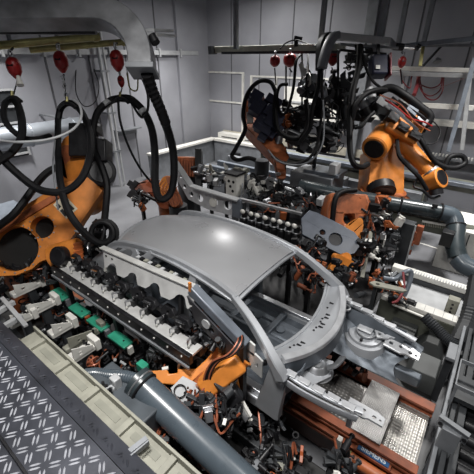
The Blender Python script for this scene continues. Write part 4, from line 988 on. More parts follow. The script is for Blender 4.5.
MB().box(at(143, 367, d=3.55), .12, .08, .1).build('cover', GREEN, t, bevel=.006); MB().box(at(146, 371, d=3.5), .10, .05, .03, (RT, UPV, NV)).build('bright_clip', CHROME, t)
# white fixtures
def fixture(px, py, z, l, lab, m=WHITE, w=.13):
    c = at(px, py, z=z); t = thing('locating_fixture', lab, 'fixture', (c.x, c.y, .6), group='white locating fixtures')
    MB().box((c.x, c.y - l * .1, z), w, l, .07).build('arm_block', m, t, bevel=.012)
    MB().box((c.x, c.y + l * .38, z + .03), w * 1.35, .07, .15).build('end_plate', m, t, bevel=.01)
    MB().prism([(0, 0), (l * .7, 0), (l * .7, .05), (0, .16)], [circ(l * .25, .05, .025, 10)], (c.x + w * .5, c.y - l * .5, z + .02), (0, 1, 0), (0, 0, 1), (.015, 0, 0)).build('gusset', m, t)
    MB().span(c.x - .04, c.x + .04, c.y - .05, c.y + .05, .6, z - .03).build('stand', DKGREY, t)
    for k in range(3): MB().cyl((c.x - .05 + k * .05, c.y + l * .1, z + .03), (c.x - .05 + k * .05, c.y + l * .1, z + .09), .014, n=8).build('bolt', BLACKM, t)
    return t
for a in ((30, 287, 1.05, .42, 'white fixture arm at the far left with small green inset'), (44, 306, 1.05, .42, 'white fixture arm second from the left edge of the bay'), (24, 318, 1.05, .3, 'pale fixture block at the left edge behind the cream frame'), (64, 327, 1.05, .3, 'white fixture arm in front of the second green box'), (85, 350, 1.08, .32, 'white fixture arm beside the curled red brown cable')): fixture(*a)
c = at(22, 287, z=1.05)
fixture(88, 336, 1.0, .5, 'olive grey channel arm pointing at the green boxes', CREAM, .09)
fixture(105, 395, 1.5, .3, 'pale chamfered arm between the dark box and the big duct', LTGREY, .06)
t = thing('coiled_cable', 'curled red brown cable bunch in front of the white fixture', 'cable', at(92, 362, d=3.3))
p = MB()
for k in range(6): p.torus(at(90 + (k % 3) * 2, 361 + (k // 3) * 3, d=3.35), Vector((rnd.uniform(-1, 1), rnd.uniform(-1, 1), rnd.uniform(.2, 1))), .05, .009, 16, 6)
p.build('cable_loops', COPPER, t); cq = at(92, 363, d=3.4); MB().span(cq.x - .02, cq.x + .02, cq.y - .02, cq.y + .02, .5, cq.z).build('stand', BLACKM, t); MB().bar(at(96, 362, d=3.35), at(108, 352, d=3.5), .012, .012).build('probe_rod', STEEL, t)
tag(MB().bar(at(2, 298, z=1.25), at(26, 326, z=1.25), .05, .03).build('pale_bar', LTGREY, bevel=.004), 'pale flat bar crossing the fixtures at the left edge', 'bar')
for q, l in (((0, 330, 22, 316), 'upper short white bar running to the left picture edge'), ((0, 312, 14, 302), 'second short white bar at the left picture edge above')):
    tag(MB().bar(at(q[0] - 10, q[1] + 5, z=1.2), at(q[2], q[3], z=1.2), .06, .06).build('pale_bar', LTGREY, bevel=.004), l, 'bar')

# dark grey box with flexible tube and the big duct
t = thing('grey_cabinet', 'dark blue grey sheet metal box below the flexible tube', 'box', at(112, 395, d=3.0))
c = at(112, 398, z=1.5)
MB().span(c.x - .34, c.x + .38, c.y - .19, c.y + .24, 1.1, 1.5).build('cabinet_body', mat('slate_paint', (.06, .07, .08), .4), t, bevel=.015)
MB().span(c.x - .36, c.x + .40, c.y - .215, c.y - .19, 1.1, 1.53).build('cabinet_edge', LTGREY, t, bevel=.005)
MB().span(c.x - .3, c.x + .3, c.y - .1, c.y + .2, .35, 1.1).build('cabinet_stand', BLACKM, t)
MB().cyl(at(126, 391, d=3.0), at(126, 391, d=2.97), .02, n=10).build('red_button', COPPER, t)
t = thing('flexible_tube', 'grey ribbed flexible tube joining the big duct at lower left', 'tube', at(110, 377, d=3.0))
MB().sweep(P((86, 375, 3.15), (96, 374, 3.1), (110, 376, 3.05), (126, 377, 3.0), (142, 382, 2.95)), .115, n=14, smooth=14, ring=.12).build('tube', DUCT, t)
t = thing('extraction_duct', 'big smooth grey duct running from the centre left down to the bottom edge', 'duct', at(190, 430, d=2.7))
pa = at(138, 382, d=2.95); pb = at(229, 468, d=2.62); pc = pa + (pb - pa) * 1.5; da = (pb - pa).normalized()
MB().cyl(pa, pc, .122, n=40).build('duct_pipe', DUCT, t)
MB().cyl(pa - da * .02, pa + da * .07, .134, n=40).build('duct_collar', DUCTD, t)
MB().torus(pa + da * .075, da, .128, .012, 36, 8).build('clamp_ring', BLACK, t); MB().torus(pa + da * .03, da, .135, .008, 36, 8).build('clamp_ring', STEEL, t)
s_ = da.cross(UPV).normalized(); q_ = (NV * .75 - UPV * .62).normalized()
MB().bar(pa + q_ * .122 + da * .15, pc + q_ * .122, .006, .006, q_).build('duct_seam', BLACK, t)
for f in (.25, .9): 
    c = pa.lerp(pc, f); MB().span(c.x - .02, c.x + .02, c.y - .02, c.y + .02, .35, c.z - .1).build('duct_support', DKGREY, t)

# ================================================================== CLAMP PROTOTYPE
def make_clamp(loc, rz, label, group, name='pneumatic_clamp', cols=(BLACKM, GREY, STEEL, WHITE)):
    t = thing(name, label, 'clamp', group=group)
    MB().box((0, 0, .07), .09, .12, .14).box((0, -.05, .16), .07, .06, .06).build('clamp_body', cols[0], t, bevel=.008)
    MB().cyl((0, -.06, .05), (0, -.26, .05), .035, n=14).build('air_cylinder', cols[1], t)
    MB().bar((0, .02, .15), (0, .17, .19), .035, .03).bar((0, .17, .2), (0, .18, .08), .03, .03).build('clamp_arm', cols[2], t, bevel=.003)
    MB().cyl((0, .175, .09), (0, .175, .04), .022, n=12).build('clamp_pad', cols[3], t)
    MB().sweep([(.02, -.25, .06), (.06, -.3, .12), (.09, -.15, .16), (.05, 0, .17)], .014, n=6).build('air_line', BLACK, t)
    t.location = loc; t.rotation_euler = (0, 0, rz)
    return t
# ================================================================== NEAR GRIPPER FRAME (beside the car)
gf = thing('clamp_fixture', 'long clamp fixture with black dotted edge and white clamp strip beside the car', 'gripper frame', (-3, 1.7, .5))
XA, XB = -4.35, -1.75
ZS = 1.50
MB().span(XA, XB, 1.55, 1.60, ZS - .11, ZS + .005).build('dotted_edge_bar', BLACKM, gf, bevel=.005)
for i in range(13):
    x = XA + .1 + i * .2; MB().cyl((x, 1.551, ZS - .045), (x, 1.542, ZS - .045), .011, n=10).build('white_dot', WHITE, gf)
MB().span(XA, XB, 1.60, 1.74, ZS - .03, ZS).build('white_strip', mat('pale_strip_metal', (.55, .55, .54), .35, .3), gf, bevel=.004)
MB().span(XA, XB, 1.53, 1.55, ZS - .15, ZS - .12).build('lower_lip', GREY, gf)
MB().span(XA, XB, 1.70, 1.80, ZS - .12, ZS - .04).build('inner_bar', BLACKM, gf)
MB().bar((XA, 1.90, 1.84), (XB - .0, 1.93, 1.84), .07, .05).build('top_bar', LTGREY, gf) if False else None
for x in (-4.2, -3.1, -2.0):
    MB().span(x, x + .06, 1.6, 1.66, .35, ZS - .03).build('support_post', DKGREY, gf)
cl0 = None
for i in range(11):
    x = XA + .16 + i * .235
    lab = 'small black toggle clamp on the white strip, %s from the robot end' % ORD[i]
    if cl0 is None: cl0 = make_clamp((0, 0, 0), 0, lab, 'toggle clamps on the white strip'); cl0.matrix_basis = Matrix.Translation((x, 1.73, ZS)) @ Matrix.Rotation(math.pi, 4, 'Z') @ Matrix.Scale(.6, 4)
    else: dup(cl0, Matrix.Translation((x, 1.73, ZS)) @ Matrix.Rotation(math.pi + rnd.uniform(-.15, .15), 4, 'Z') @ Matrix.Scale(rnd.uniform(.5, .65), 4), lab)
# black linkage row between strip and panel
t = thing('linkage_row', 'row of black linkage arms with bright pins between clamp strip and scalloped panel', 'linkage', (-3, 1.8, 1.5))
MB().bar((-4.2, 1.80, 1.60), (-1.95, 1.80, 1.60), .05, .07).build('linkage_bar', BLACKM, t, bevel=.01)
for i in range(9):
    x = -4.1 + i * .25
    MB().prism([(0, 0), (.16, .02), (.2, .07), (.15, .12), (.03, .12), (-.02, .06)], [circ(.1, .06, .022, 10)], (x, 1.74 + (i % 2) * .03, 1.58), (1, .0, .0), (0, .3, 1), (0, .05, 0)).build('linkage_arm', BLACKM, t, bevel=.005)
    MB().cyl((x + .1, 1.70, 1.64), (x + .1, 1.72, 1.64), .014, n=10).build('pin', CHROME, t)
    if i % 2 == 0: MB().bar((x + .02, 1.72, 1.66), (x + .14, 1.72, 1.68), .02, .02).build('bright_lever', CHROME, t)
# scalloped bright panel
t = thing('scalloped_panel', 'bright silver panel with a scalloped lower edge against the car side', 'panel', (-2.8, 1.88, 1.8))
e0 = at(104, 248, y=1.88); e1 = at(198, 288, y=1.88)
LN = e1.x - e0.x
out = [(0, 0)]
for k in range(4):
    cx = .26 + k * .38
    out.append((cx - .13, -.20 - .0 * k))
    for j in range(1, 8):
        g = math.pi * (1 - j / 8); out.append((cx + .09 * math.cos(g), -.20 + .10 * math.sin(g)))
    out.append((cx + .12, -.205))
out += [(LN, -.16), (LN, 0)]
zt_ = (e0.z + e1.z) / 2
sp = MB().prism(out, [], (e0.x, 1.87, e0.z - .02), Vector((1, 0, (e1.z - e0.z) / LN)), Vector((0, .5, .87)), (0, .012, 0)).build('scalloped_sheet', mat('pale_strip_metal', (.55, .55, .54), .35, .3), t)
MB().bar((e0.x - .05, 1.88, e0.z - .005), (e1.x, 1.88, e1.z - .005), .075, .02).build('top_flange', mat('pale_zinc_strip', (.6, .6, .58), .35, .3), t, bevel=.004)
for k in (0, 1): MB().cyl((e0.x + .1 + k * .12, 1.835, e0.z - .05), (e0.x + .1 + k * .12, 1.825, e0.z - .05), .012, n=8).build('bolt', BLACKM, t)
MB().bar((e0.x + .3, 1.84, e0.z - .15), (e0.x + .3, 1.8, 1.45), .04, .04).build('panel_bracket', BLACKM, t); MB().bar((e1.x - .2, 1.84, e1.z - .15), (e1.x - .2, 1.78, 1.45), .04, .04).build('panel_bracket', BLACKM, t)
# inner rack seen above the panel, through the side windows
t = thing('window_rack', 'toothed grey rack bar along the window opening above the scalloped panel', 'rack', (-2.7, 1.98, 1.8))
w0 = at(137, 259, y=1.96); w1 = at(187, 284, y=1.96)
MB().bar(w0, w1, .05, .03).build('rack_bar', STEEL, t)
for k in range(12):
    c = w0.lerp(w1, (k + .5) / 12); MB().box(c + Vector((0, 0, .03)), .045, .045, rnd.uniform(.02, .06)).build('rack_tooth', [LTGREY, BLACKM, CREAM][k % 3], t)
# beam to the right of the centre pillar
t = thing('door_beam', 'blue grey sloping beam with a round hole below, along the front door opening', 'beam', (-1.7, 1.9, 1.7))
b0 = at(192, 288, y=1.86); b1 = at(246, 345, y=1.90)
MB().bar(b0, b1, .10, .10).build('beam_profile', BLUEGREY, t, bevel=.012)
MB().bar(b0 + Vector((0, -.02, .052)), b1 + Vector((0, -.02, .052)), .02, .01).build('beam_lip', LTGREY, t)
db = b1 - b0
MB().prism([(0, 0), (db.length * .9, 0), (db.length * .85, -.2), (.1, -.22)], [circ(.32, -.09, .055, 18)], b0 - Vector((0, .07, .05)), db.normalized(), (0, 0, 1), (0, .015, 0)).build('web_plate', mat('black_plate', (.03, .03, .035), .4), t)
MB().cyl(b0 + db * .36 + Vector((0, -.07, -.14)), b0 + db * .36 + Vector((0, -.09, -.14)), .05, n=18).build('white_disc', LTGREY, t)
MB().span(b1.x - .08, b1.x, 1.86, 1.92, .35, b1.z).build('beam_post', DKGREY, t)
MB().box(at(190, 287, y=1.82), .03, .02, .1).build('orange_tag', ORANGE, t)
# white panels at inner cowl side (bright)
for i, (lab, q, s) in enumerate((('upper white lobed bracket at the front door opening', (243, 341), (.28, .13)), ('lower bright square bracket at the front door opening', (254, 362), (.2, .2)))):
    c = at(q[0], q[1], y=1.94)
    t = thing('hinge_bracket', lab, 'bracket', c)
    MB().prism([(-s[0] / 2, -s[1] / 2), (s[0] / 2, -s[1] * .6), (s[0] / 2, s[1] / 2), (s[0] * .1, s[1] * .62), (-s[0] / 2, s[1] / 2)], [circ(s[0] * .15, -.01, .012, 10)], c, (1, 0, -.25), (0, 0, 1), (0, .02, 0)).build('plate', mat('bright_zinc', (.62, .63, .62), .35, .3), t, bevel=.004)
    MB().bar(c + Vector((.03, .0, 0)), c + Vector((.1, .07, 0)), .04, .04).build('mount', BLACKM, t)

# ================================================================== TOOLING CLUSTERS
def tooling(label, px, py, d, w, h, seed, n=14, cols=None, stand=True, depth=.35, name='gripper_tool', cat='gripper tool', cab=None, dots=4, hang=None, big=1.0):
    """clamps, cylinders, valve blocks and cables bolted to a small carrier frame; w,h in metres across the view"""
    rr = random.Random(seed); c0 = at(px, py, d=d) if d > 0 else at(px, py, z=-d); d = (c0 - CAM).dot(FW); t = thing(name, label, cat, c0)
    cols = cols or [BLACKM, BLACKM, DKGREY, STEEL, GREY, BLACK]
    X = Vector((1, 0, 0)); Y = Vector((0, 1, 0)); Z = Vector((0, 0, 1))
    def rp(): return c0 + RT * rr.uniform(-w / 2, w / 2) + UPV * rr.uniform(-h / 2, h / 2) + FH * rr.uniform(-depth / 2, depth / 2)
    fr = MB(); fr.bar(c0 - RT * w * .48, c0 + RT * w * .48, .05, .05).bar(c0 + UPV * h * .4, c0 - UPV * h * .42, .05, .06)
    fr.bar(c0 - RT * w * .4 + UPV * h * .3, c0 + RT * w * .4 - UPV * h * .2, .04, .04); fr.build('carrier_frame', DKGREY, t, bevel=.005)
    for k in range(n):
        c = rp(); m = rr.choice(cols); ty = rr.random(); sc_ = rr.uniform(.6, 1.3) * big * (1.3 if d > 6 else 1.0 if d > 4.4 else .75)
        a = [X, Y, Z][rr.randrange(3)]; a = (a + Vector((rr.uniform(-.4, .4), rr.uniform(-.4, .4), rr.uniform(-.4, .4)))).normalized()
        if ty < .32:
            q = MB().box(c, .13 * sc_, .08 * sc_, .10 * sc_, frame_of(a)); q.box(c + a * .07 * sc_, .05 * sc_, .11 * sc_, .04 * sc_, frame_of(a)); q.build('valve_block', m, t, bevel=.006)
        elif ty < .6:
            q = MB().lathe(c - a * .1 * sc_, a * .22 * sc_, [(0, .035 * sc_), (.6, .035 * sc_), (.62, .015 * sc_), (.9, .015 * sc_), (.91, .03 * sc_), (1, .03 * sc_)], 12); q.build('air_cylinder', m, t)
        elif ty < .85:
            d_, s_, u_ = frame_of(a)
            MB().prism([(0, 0), (.17 * sc_, .0), (.2 * sc_, .05 * sc_), (.13 * sc_, .045 * sc_), (.07 * sc_, .1 * sc_), (0, .09 * sc_)], [circ(.04 * sc_, .045 * sc_, .015 * sc_, 8)], c, d_, u_, s_ * .03).build('clamp_jaw', m, t, bevel=.003)
        else:
            MB().torus(c, a, .05 * sc_, .012, 16, 6).build('hose_ring', BLACK, t)
    for k in range(dots):
        c = rp() - FW * depth * .45; a = Vector((rr.uniform(-1, 1), rr.uniform(-1, 1), rr.uniform(-.3, 1))).normalized()
        MB().box(c, rr.uniform(.03, .08), rr.uniform(.02, .04), .02, frame_of(a)).build('bright_fitting', rr.choice([WHITE, STEEL, CHROME, LTGREY]), t, bevel=.002)
    cab = cab or [(BLACK, 3)]
    for m, q in cab:
        for k in range(q):
            a = rp(); b = rp(); c1 = (a * .7 + b * .3) + UPV * rr.uniform(-.16, .16) * h * 2; c2 = (a * .3 + b * .7) - UPV * rr.uniform(-.05, .2) * h * 2 - FW * .1
            MB().sweep([a, c1, c2, b], rr.uniform(.012, .028) * (1.2 if d > 5 else 1), n=6, smooth=5).build('cable', m, t)
    if stand: 
        b = c0 + FH * depth * .3; MB().span(b.x - .035, b.x + .035, b.y - .035, b.y + .035, stand if stand is not True else 0, b.z).build('stand', BLACKM, t)
    if hang:
        b = at(px, hang[0], d=hang[1]); MB().bar(c0, b, .04, .04).build('hanger', BLACKM, t)
    return t
MIX = [BLACKM, BLACKM, DKGREY, BLACK, STEEL, WHITE]
DARK = [BLACKM, BLACKM, BLACK, DKGREY, BLACKM, BLACKM, DKGREY]
ORG = [BLACKM, BLACKM, ORANGE_D, DKGREY, STEEL, BLACK, RUST]
PAL = [CREAM, LTGREY, WHITE, GREY, STEEL, BLACKM]
cb = lambda o=0, b=3, r=0: [(COPPER, o), (BLACK, b), (RED, r)]
TL = [
 # A under robot 1
 ('dark clamp tooling at the left edge under the big round opening', 12, 272, 5.1, .75, .35, 11, 16, DARK, .35, cb(1, 4)),
 ('dark tooling with pale cables under the orange arm', 45, 268, 5.0, .6, .4, 12, 16, DARK, .35, cb(2, 4)),
 ('black gripper cluster with bright screws at the tool flange', 92, 246, 4.9, .55, .5, 13, 24, MIX, 0, cb(0, 5)),
 ('lower black gripper cluster above the end of the clamp strip', 84, 268, 4.8, .5, .3, 14, 16, MIX, .35, cb(0, 4)),
 ('black tooling right of the flange beside the rear roof corner', 104, 262, 4.7, .3, .35, 15, 12, MIX, 0, cb(0, 3)),
 # C bay
 ('dark valve tooling between the two left white fixtures', 38, 300, -.78, .35, .25, 21, 12, DARK, .5, cb(1, 3)),
 ('dark valve tooling before the first green box', 62, 308, -.78, .35, .25, 22, 12, DARK, .5, cb(2, 3)),
 ('dark valve tooling before the second green box', 84, 322, -.78, .3, .22, 23, 12, DARK, .5, cb(2, 3)),
 ('dark valve tooling right of the olive channel arm', 108, 350, -.78, .35, .22, 24, 12, DARK, .5, cb(1, 3)),
 ('dark valve tooling below the last green box', 132, 358, -.78, .3, .25, 25, 14, DARK, .5, cb(2, 3)),
 ('black cable nest at the left of the cream frame', 50, 338, -.78, .3, .2, 26, 6, DARK, .5, cb(0, 7)),
 ('dark tooling behind the third green box', 105, 312, -.78, .3, .2, 27, 10, MIX, .5, cb(1, 2)),
 ('dark tooling between green boxes and dotted edge bar at right', 142, 352, -.78, .35, .25, 28, 14, DARK, .5, cb(1, 3)),
 ('pale fixture tooling at the left picture edge', 8, 290, -.78, .45, .3, 29, 12, PAL, .5, cb(0, 2)),
 # E
 ('black clamp tooling at the right end of the clamp strip', 176, 335, 3.75, .4, .38, 31, 22, MIX, .35, cb(1, 4)),
 ('black clamp tooling under the sloping door beam', 205, 325, 3.5, .32, .35, 32, 16, DARK, .35, cb(1, 3)),
 ('black gripper tooling above the orange yoke', 190, 352, 3.6, .4, .28, 33, 18, MIX, .35, cb(0, 3)),
 ('dark tooling below the dotted edge bar end', 160, 356, 3.6, .3, .25, 34, 12, DARK, .35, cb(1, 3)),
 ('dark wiring between the car front door and orange yoke', 225, 338, 3.35, .25, .25, 35, 10, DARK, .35, cb(3, 3)),
 # F below duct
 ('orange cable tangle with pale clips right of the drilled plate', 202, 405, 3.1, .35, .3, 41, 10, ORG, .35, cb(7, 3)),
 ('black gripper with cables near the bottom of the big duct', 224, 412, 3.1, .35, .3, 42, 16, DARK, .35, cb(2, 5)),
 ('red brown cable bunch below the big duct at the bottom', 152, 440, -1.25, .3, .12, 43, 4, ORG, .35, cb(9, 1)),
 ('dark tooling with bright discs between cream frame and duct', 148, 418, -1.10, .25, .2, 44, 10, MIX, .35, cb(2, 4)),
 ('pale and black fittings under the duct at the bottom edge', 176, 440, -0.95, .28, .25, 45, 14, MIX, .35, cb(3, 4)),
 ('dark tooling at the bottom edge left of the duct', 200, 468, -0.95, .25, .2, 46, 12, ORG, .35, cb(2, 3)),
 # G
 ('grey and black gripper heads below the car sill', 262, 425, -.55, .35, .35, 51, 18, DARK, 0, cb(1, 4)),
 ('gripper with cream coloured open jaws at the bottom centre', 285, 455, -.55, .35, .3, 52, 14, [BLACKM, CREAM, DKGREY, BLACKM, RED_OR], 0, cb(1, 3)),
 ('black gripper with small bright parts at the bottom edge centre', 262, 462, -.55, .3, .25, 53, 14, DARK, 0, cb(1, 4)),
 ('dark valve tooling beside the orange drive motor', 338, 462, 3.0, .25, .25, 54, 14, MIX, 0, cb(1, 3)),
 # H
 ('cream fixture blocks behind the holed beam, left group', 210, 176, 8.4, .7, .5, 61, 16, PAL, True, cb(0, 2)),
 ('cream fixture blocks behind the holed beam, middle group', 226, 178, 8.5, .6, .5, 62, 14, PAL, True, cb(0, 2)),
 ('white box fixture with black holes right of the cream blocks', 236, 182, 8.2, .45, .5, 63, 8, [WHITE, CREAM, LTGREY, BLACKM], True, cb(0, 3)),
 ('dark hose fittings behind the left end of the claw row', 252, 188, 8.0, .6, .5, 64, 18, MIX, True, cb(0, 6)),
 ('black and white gripper heads below the centre robot', 268, 184, 7.9, .6, .45, 65, 20, MIX, True, cb(1, 5)),
 ('small bright fixtures right of the gripper heads', 290, 198, 7.5, .7, .4, 66, 20, MIX, True, cb(2, 3)),
 ('fixtures with orange cables behind the blue grey arm plate', 312, 202, 7.4, .7, .4, 67, 18, ORG, True, cb(4, 3)),
 ('white box and dark fixtures left of the orange claw robot', 328, 205, 7.2, .4, .5, 68, 12, PAL, True, cb(0, 3)),
 ('dark tooling with brown cables just above the claw row', 270, 205, 7.4, .9, .3, 69, 22, ORG, True, cb(3, 4)),
 # J hanging
 ('silver and black tool hanging behind the hoses, upper centre', 308, 88, 8.2, .5, .5, 71, 20, MIX, False, cb(0, 5), (53, 8.4)),
 ('dark wired tooling behind the crossing black hoses', 302, 118, 8.3, .9, .6, 72, 26, DARK, False, cb(1, 8), (53, 8.4)),
 ('black tooling with bright ring right of the curved guide', 338, 88, 8.2, .6, .5, 73, 20, DARK, False, cb(0, 5), (50, 7.6)),
 ('dark hanging cable mass left of the big orange robot', 338, 118, 8.0, .7, .8, 74, 22, DARK, False, cb(0, 9), (50, 7.6)),
 ('dark tooling at the foot of the hanging hoses', 318, 142, 8.0, 1.1, .4, 75, 24, DARK, True, cb(2, 7)),
 ('black fittings right of the centre robot wiring', 286, 128, 8.4, .5, .5, 76, 14, ORG, False, cb(0, 6), (53, 8.6)),
 ('black and steel tooling hanging under the hose guide arm', 356, 62, 7.9, .6, .3, 77, 14, DARK, False, cb(0, 5), (44, 7.5)),
 # K
 ('tooling with orange and blue cables below the long grey pipe', 372, 218, 6.4, .5, .6, 81, 20, ORG, True, cb(6, 4)),
 ('tooling with chrome tubes and a white disc left of the dark post', 388, 228, 6.5, .35, .5, 82, 18, MIX, True, cb(1, 4)),
 ('dark tooling with pale strip below the cable tangle', 362, 250, 6.0, .35, .4, 83, 16, MIX, True, cb(2, 3)),
 ('tooling by the left foot of the dark post', 380, 252, 6.3, .3, .35, 84, 14, MIX, True, cb(0, 4)),
 # L beyond the far side of car
 ('fixture with brown pipes seen through the windscreen, left', 292, 262, 5.4, .4, .5, 91, 18, ORG, True, cb(3, 3)),
 ('fixture with brown pipes seen through the windscreen, right', 313, 270, 5.2, .4, .45, 92, 18, ORG, True, cb(3, 3)),
 ('dark tooling between far roof edge and blue grey plate', 312, 250, 5.8, .55, .35, 93, 16, MIX, True, cb(1, 3)),
 ('dark tooling at the right of the far front pillar', 345, 275, 5.3, .35, .35, 94, 14, ORG, True, cb(2, 3)),
 ('fixture with white lever behind the far fender', 382, 282, 5.7, .4, .22, 95, 16, ORG, True, cb(3, 3)),
 ('orange brown fixture right of the far fender rail', 398, 294, 5.6, .3, .2, 96, 14, ORG, True, cb(3, 2)),
 # M engine bay
 ('orange brown gripper under the open engine bay, left', 340, 350, 4.1, .3, .16, 101, 14, ORG, .5, cb(2, 2)),
 ('orange brown gripper under the open engine bay, right', 354, 361, 4.1, .2, .14, 102, 12, ORG, .5, cb(1, 2)),
 # behind car, far side row
 ('dark tooling left of the small red robot', 140, 200, 8.0, .4, .3, 112, 10, ORG, True, cb(0, 3)),
]
for q in TL:
    lab, px, py, d, w_, h_, seed, n, cols, st, cab = q[:11]
    tooling(lab, px, py, d, w_, h_, seed, n, cols, stand=(st if st else .02) if st is not False else False, cab=cab, hang=q[11] if len(q) > 11 else None, depth=.3 if d < 5 else .45, dots=2, big=1.8 if 71 <= seed <= 76 else 1.0)
# white box with holes
t = thing('valve_cabinet', 'white box with black round holes right of the cream blocks', 'box', at(236, 184, d=7.6))
c = at(235, 184, d=7.9)
MB().box(c, .32, .3, .5).build('box_body', WHITE, t, bevel=.015)
for dx_, dz in ((-.06, .1), (.07, .1), (-.02, -.02), (.05, -.12)): MB().cyl(c + Vector((dx_, -.15, dz)), c + Vector((dx_, -.158, dz)), .035, n=12).build('round_hole', BLACKM, t)
MB().box((c.x, c.y, (c.z - .25) / 2), .12, .12, c.z - .25).build('stand', GREY, t)
MB().box(c + Vector((0, 0, .27)), .38, .36, .04).build('lid', BLACKM, t)

# bracketry: aluminium beam with holes
t = thing('holed_beam', 'bright aluminium beam with round holes, bent at the left, beyond the car roof', 'beam', at(220, 195, z=1.2))
a0 = at(215, 203, z=1.2); U = Vector((1, .06, 0)).normalized(); V = Vector((0, 0, 1)); Nn = V.cross(U)
hq = lambda x, y: on_plane(a0, Nn, U, V, x, y)
HR = ((185, 186, .055), (192, 194, .06), (201, 198, .08), (215, 201.5, .095), (228, 205, .1), (181.5, 176, .045))
poly = [hq(*q) for q in [(177, 161), (193, 185), (206, 189), (240, 199), (239, 217), (208, 209), (189, 199), (177, 178)]]
MB().prism(poly, [circ(*hq(x, y), r) for x, y, r in HR], a0, U, V, Nn * .05).build('beam_web', mat('pale_beam_metal', (.55, .56, .58), .4, .15), t, bevel=.004)
for k in range(3):
    qa, qb = poly[k], poly[k + 1]
    MB().bar(a0 + U * qa[0] + V * qa[1] - Nn * .06, a0 + U * qb[0] + V * qb[1] - Nn * .06, .16, .03).build('top_flange', LTGREY, t)
MB().cyl(a0 + U * hq(215, 201.5)[0] + V * hq(215, 201.5)[1] - Nn * .05, a0 + U * hq(215, 201.5)[0] + V * hq(215, 201.5)[1] - Nn * .08, .1, n=16).build('backing_disc', WHITE, t)
e1 = a0 + U * poly[3][0] + V * poly[3][1]; e2 = at(302, 214, z=1.35)
MB().bar(e1, e2, .06, .05).build('rear_rail', STEEL, t)
MB().box(e1 + Vector((-.05, -.03, -.2)), .22, .08, .42).build('end_block', BLUEGREY, t, bevel=.01)
for q in (poly[1], poly[3]):
    c = a0 + U * q[0] + V * q[1]; MB().span(c.x - .05, c.x + .05, c.y + .05, c.y + .15, 0, c.z - .1).build('leg', DKGREY, t)
# claw row
cl = None
for i in range(8):
    q = at(244.5 + i * 7.5, 211.5 + i * 2.1, z=1.25)
    lab = 'dark clamp with pale round tip beyond the roof, %s from the left' % ORD[i]
    if cl is None:
        cl = thing('spot_clamp', lab, 'clamp', group='round tipped clamps beyond the roof')
        MB().lathe((0, 0, -.35), (0, 0, .35), [(0, .07), (.5, .075), (.55, .055), (1, .06)], 16).build('clamp_body', BLACKM, cl)
        MB().lathe((0, -.04, .0), (0, -.07, .06), [(0, .04), (.4, .045), (.8, .036), (1, .015)], 16).build('round_tip', WHITE, cl)
        MB().torus((0, 0, -.12), (0, 0, 1), .075, .014, 16, 6).build('clamp_ring', STEEL, cl)
        MB().box((0, .09, -.2), .07, .1, .3).build('mount_block', DKGREY, cl, bevel=.008)
        MB().box((0, .09, -.75), .05, .05, .8).build('post', BLACKM, cl)
        cl.location = q
    else: dup(cl, Matrix.Translation(q) @ Matrix.Rotation(rnd.uniform(-.3, .3), 4, 'Z'), lab)

# ================================================================== RIGHT SIDE
t = thing('grey_pipe', 'long glossy grey pipe along the track turning down in an elbow at the right', 'pipe', at(400, 205, y=6.75))
pp = [at(300, 186, d=7.6), at(336, 194, d=7.3), at(400, 205, d=6.95), at(440, 212, d=6.75), at(452, 216, d=6.7), at(456, 226, d=6.65), at(455, 245, d=6.5), at(458, 258, d=6.4), at(466, 266, d=6.3), at(490, 277, d=6.1)]
MB().sweep(pp[:4], .30, n=20, smooth=4).build('pipe', DUCTD, t)
MB().sweep(pp[3:6], .32, n=20, smooth=8).build('elbow', DUCT, t)
MB().sweep(pp[5:8], .34, n=20, smooth=6).build('pipe', DUCTD, t)
MB().sweep(pp[7:], .34, n=20, smooth=6).build('elbow', DUCT, t)
for i in (2, 3, 5): 
    MB().torus(pp[i], pp[i + 1] - pp[i - 1], .165, .018, 22, 6).build('pipe_joint', BLACKM, t)
MB().box(at(435, 206, d=6.6), .1, .05, .08).build('pipe_bracket', DKGREY, t)
MB().box(at(447, 238, d=6.4), .2, .2, .28).build('switch_box', BLACKM, t, bevel=.01)
t = thing('side_beam', 'dark olive beam under the long grey pipe with a pale zigzag strip', 'beam', at(400, 215, d=7.0))
MB().bar(at(330, 203, d=7.4), at(480, 235, d=6.9), .2, .28).build('beam_profile', mat('olive_dark_paint', (.10, .105, .085), .5), t, bevel=.01)
p = MB()
za, zb = at(422, 222, d=6.95), at(452, 227, d=6.85)
for k in range(14): c = za.lerp(zb, k / 13); p.bar(c, c + Vector((.02, 0, -.07)), .014, .02)
MB().bar(za + Vector((0, 0, .02)), zb + Vector((0, 0, .02)), .03, .04).build('zigzag_strip', WHITE, t); p.build('zigzag_teeth', CREAM, t)
t = thing('dark_post', 'dark grey square upright post below the grey pipe', 'post', at(398, 280, d=6.3))
c = at(399, 275, z=.12); c2 = at(410, 222, d=6.6)
MB().span(c2.x - .11, c2.x + .11, c2.y - .11, c2.y + .11, 0, c2.z).build('post_profile', DKGREY, t, bevel=.012)
MB().span(c2.x + .115, c2.x + .14, c2.y - .12, c2.y - .1, 0, c2.z).build('pale_edge', LTGREY, t)
MB().box((c2.x + .2, c2.y, .95), .12, .1, .4).build('junction_box', RUST, t, bevel=.01)
for k in range(3): MB().box((c2.x + .16, c2.y - .12, .6 + k * .2), .03, .03, .1).build('copper_lug', COPPER, t)
c = at(360, 262, z=.4); 
beam('pale_post', 'pale narrow post in front of the cable tangle left of the dark post', at(371, 232, d=6.2), at(362, 278, d=5.9), .07, .07, CREAM, 'post')
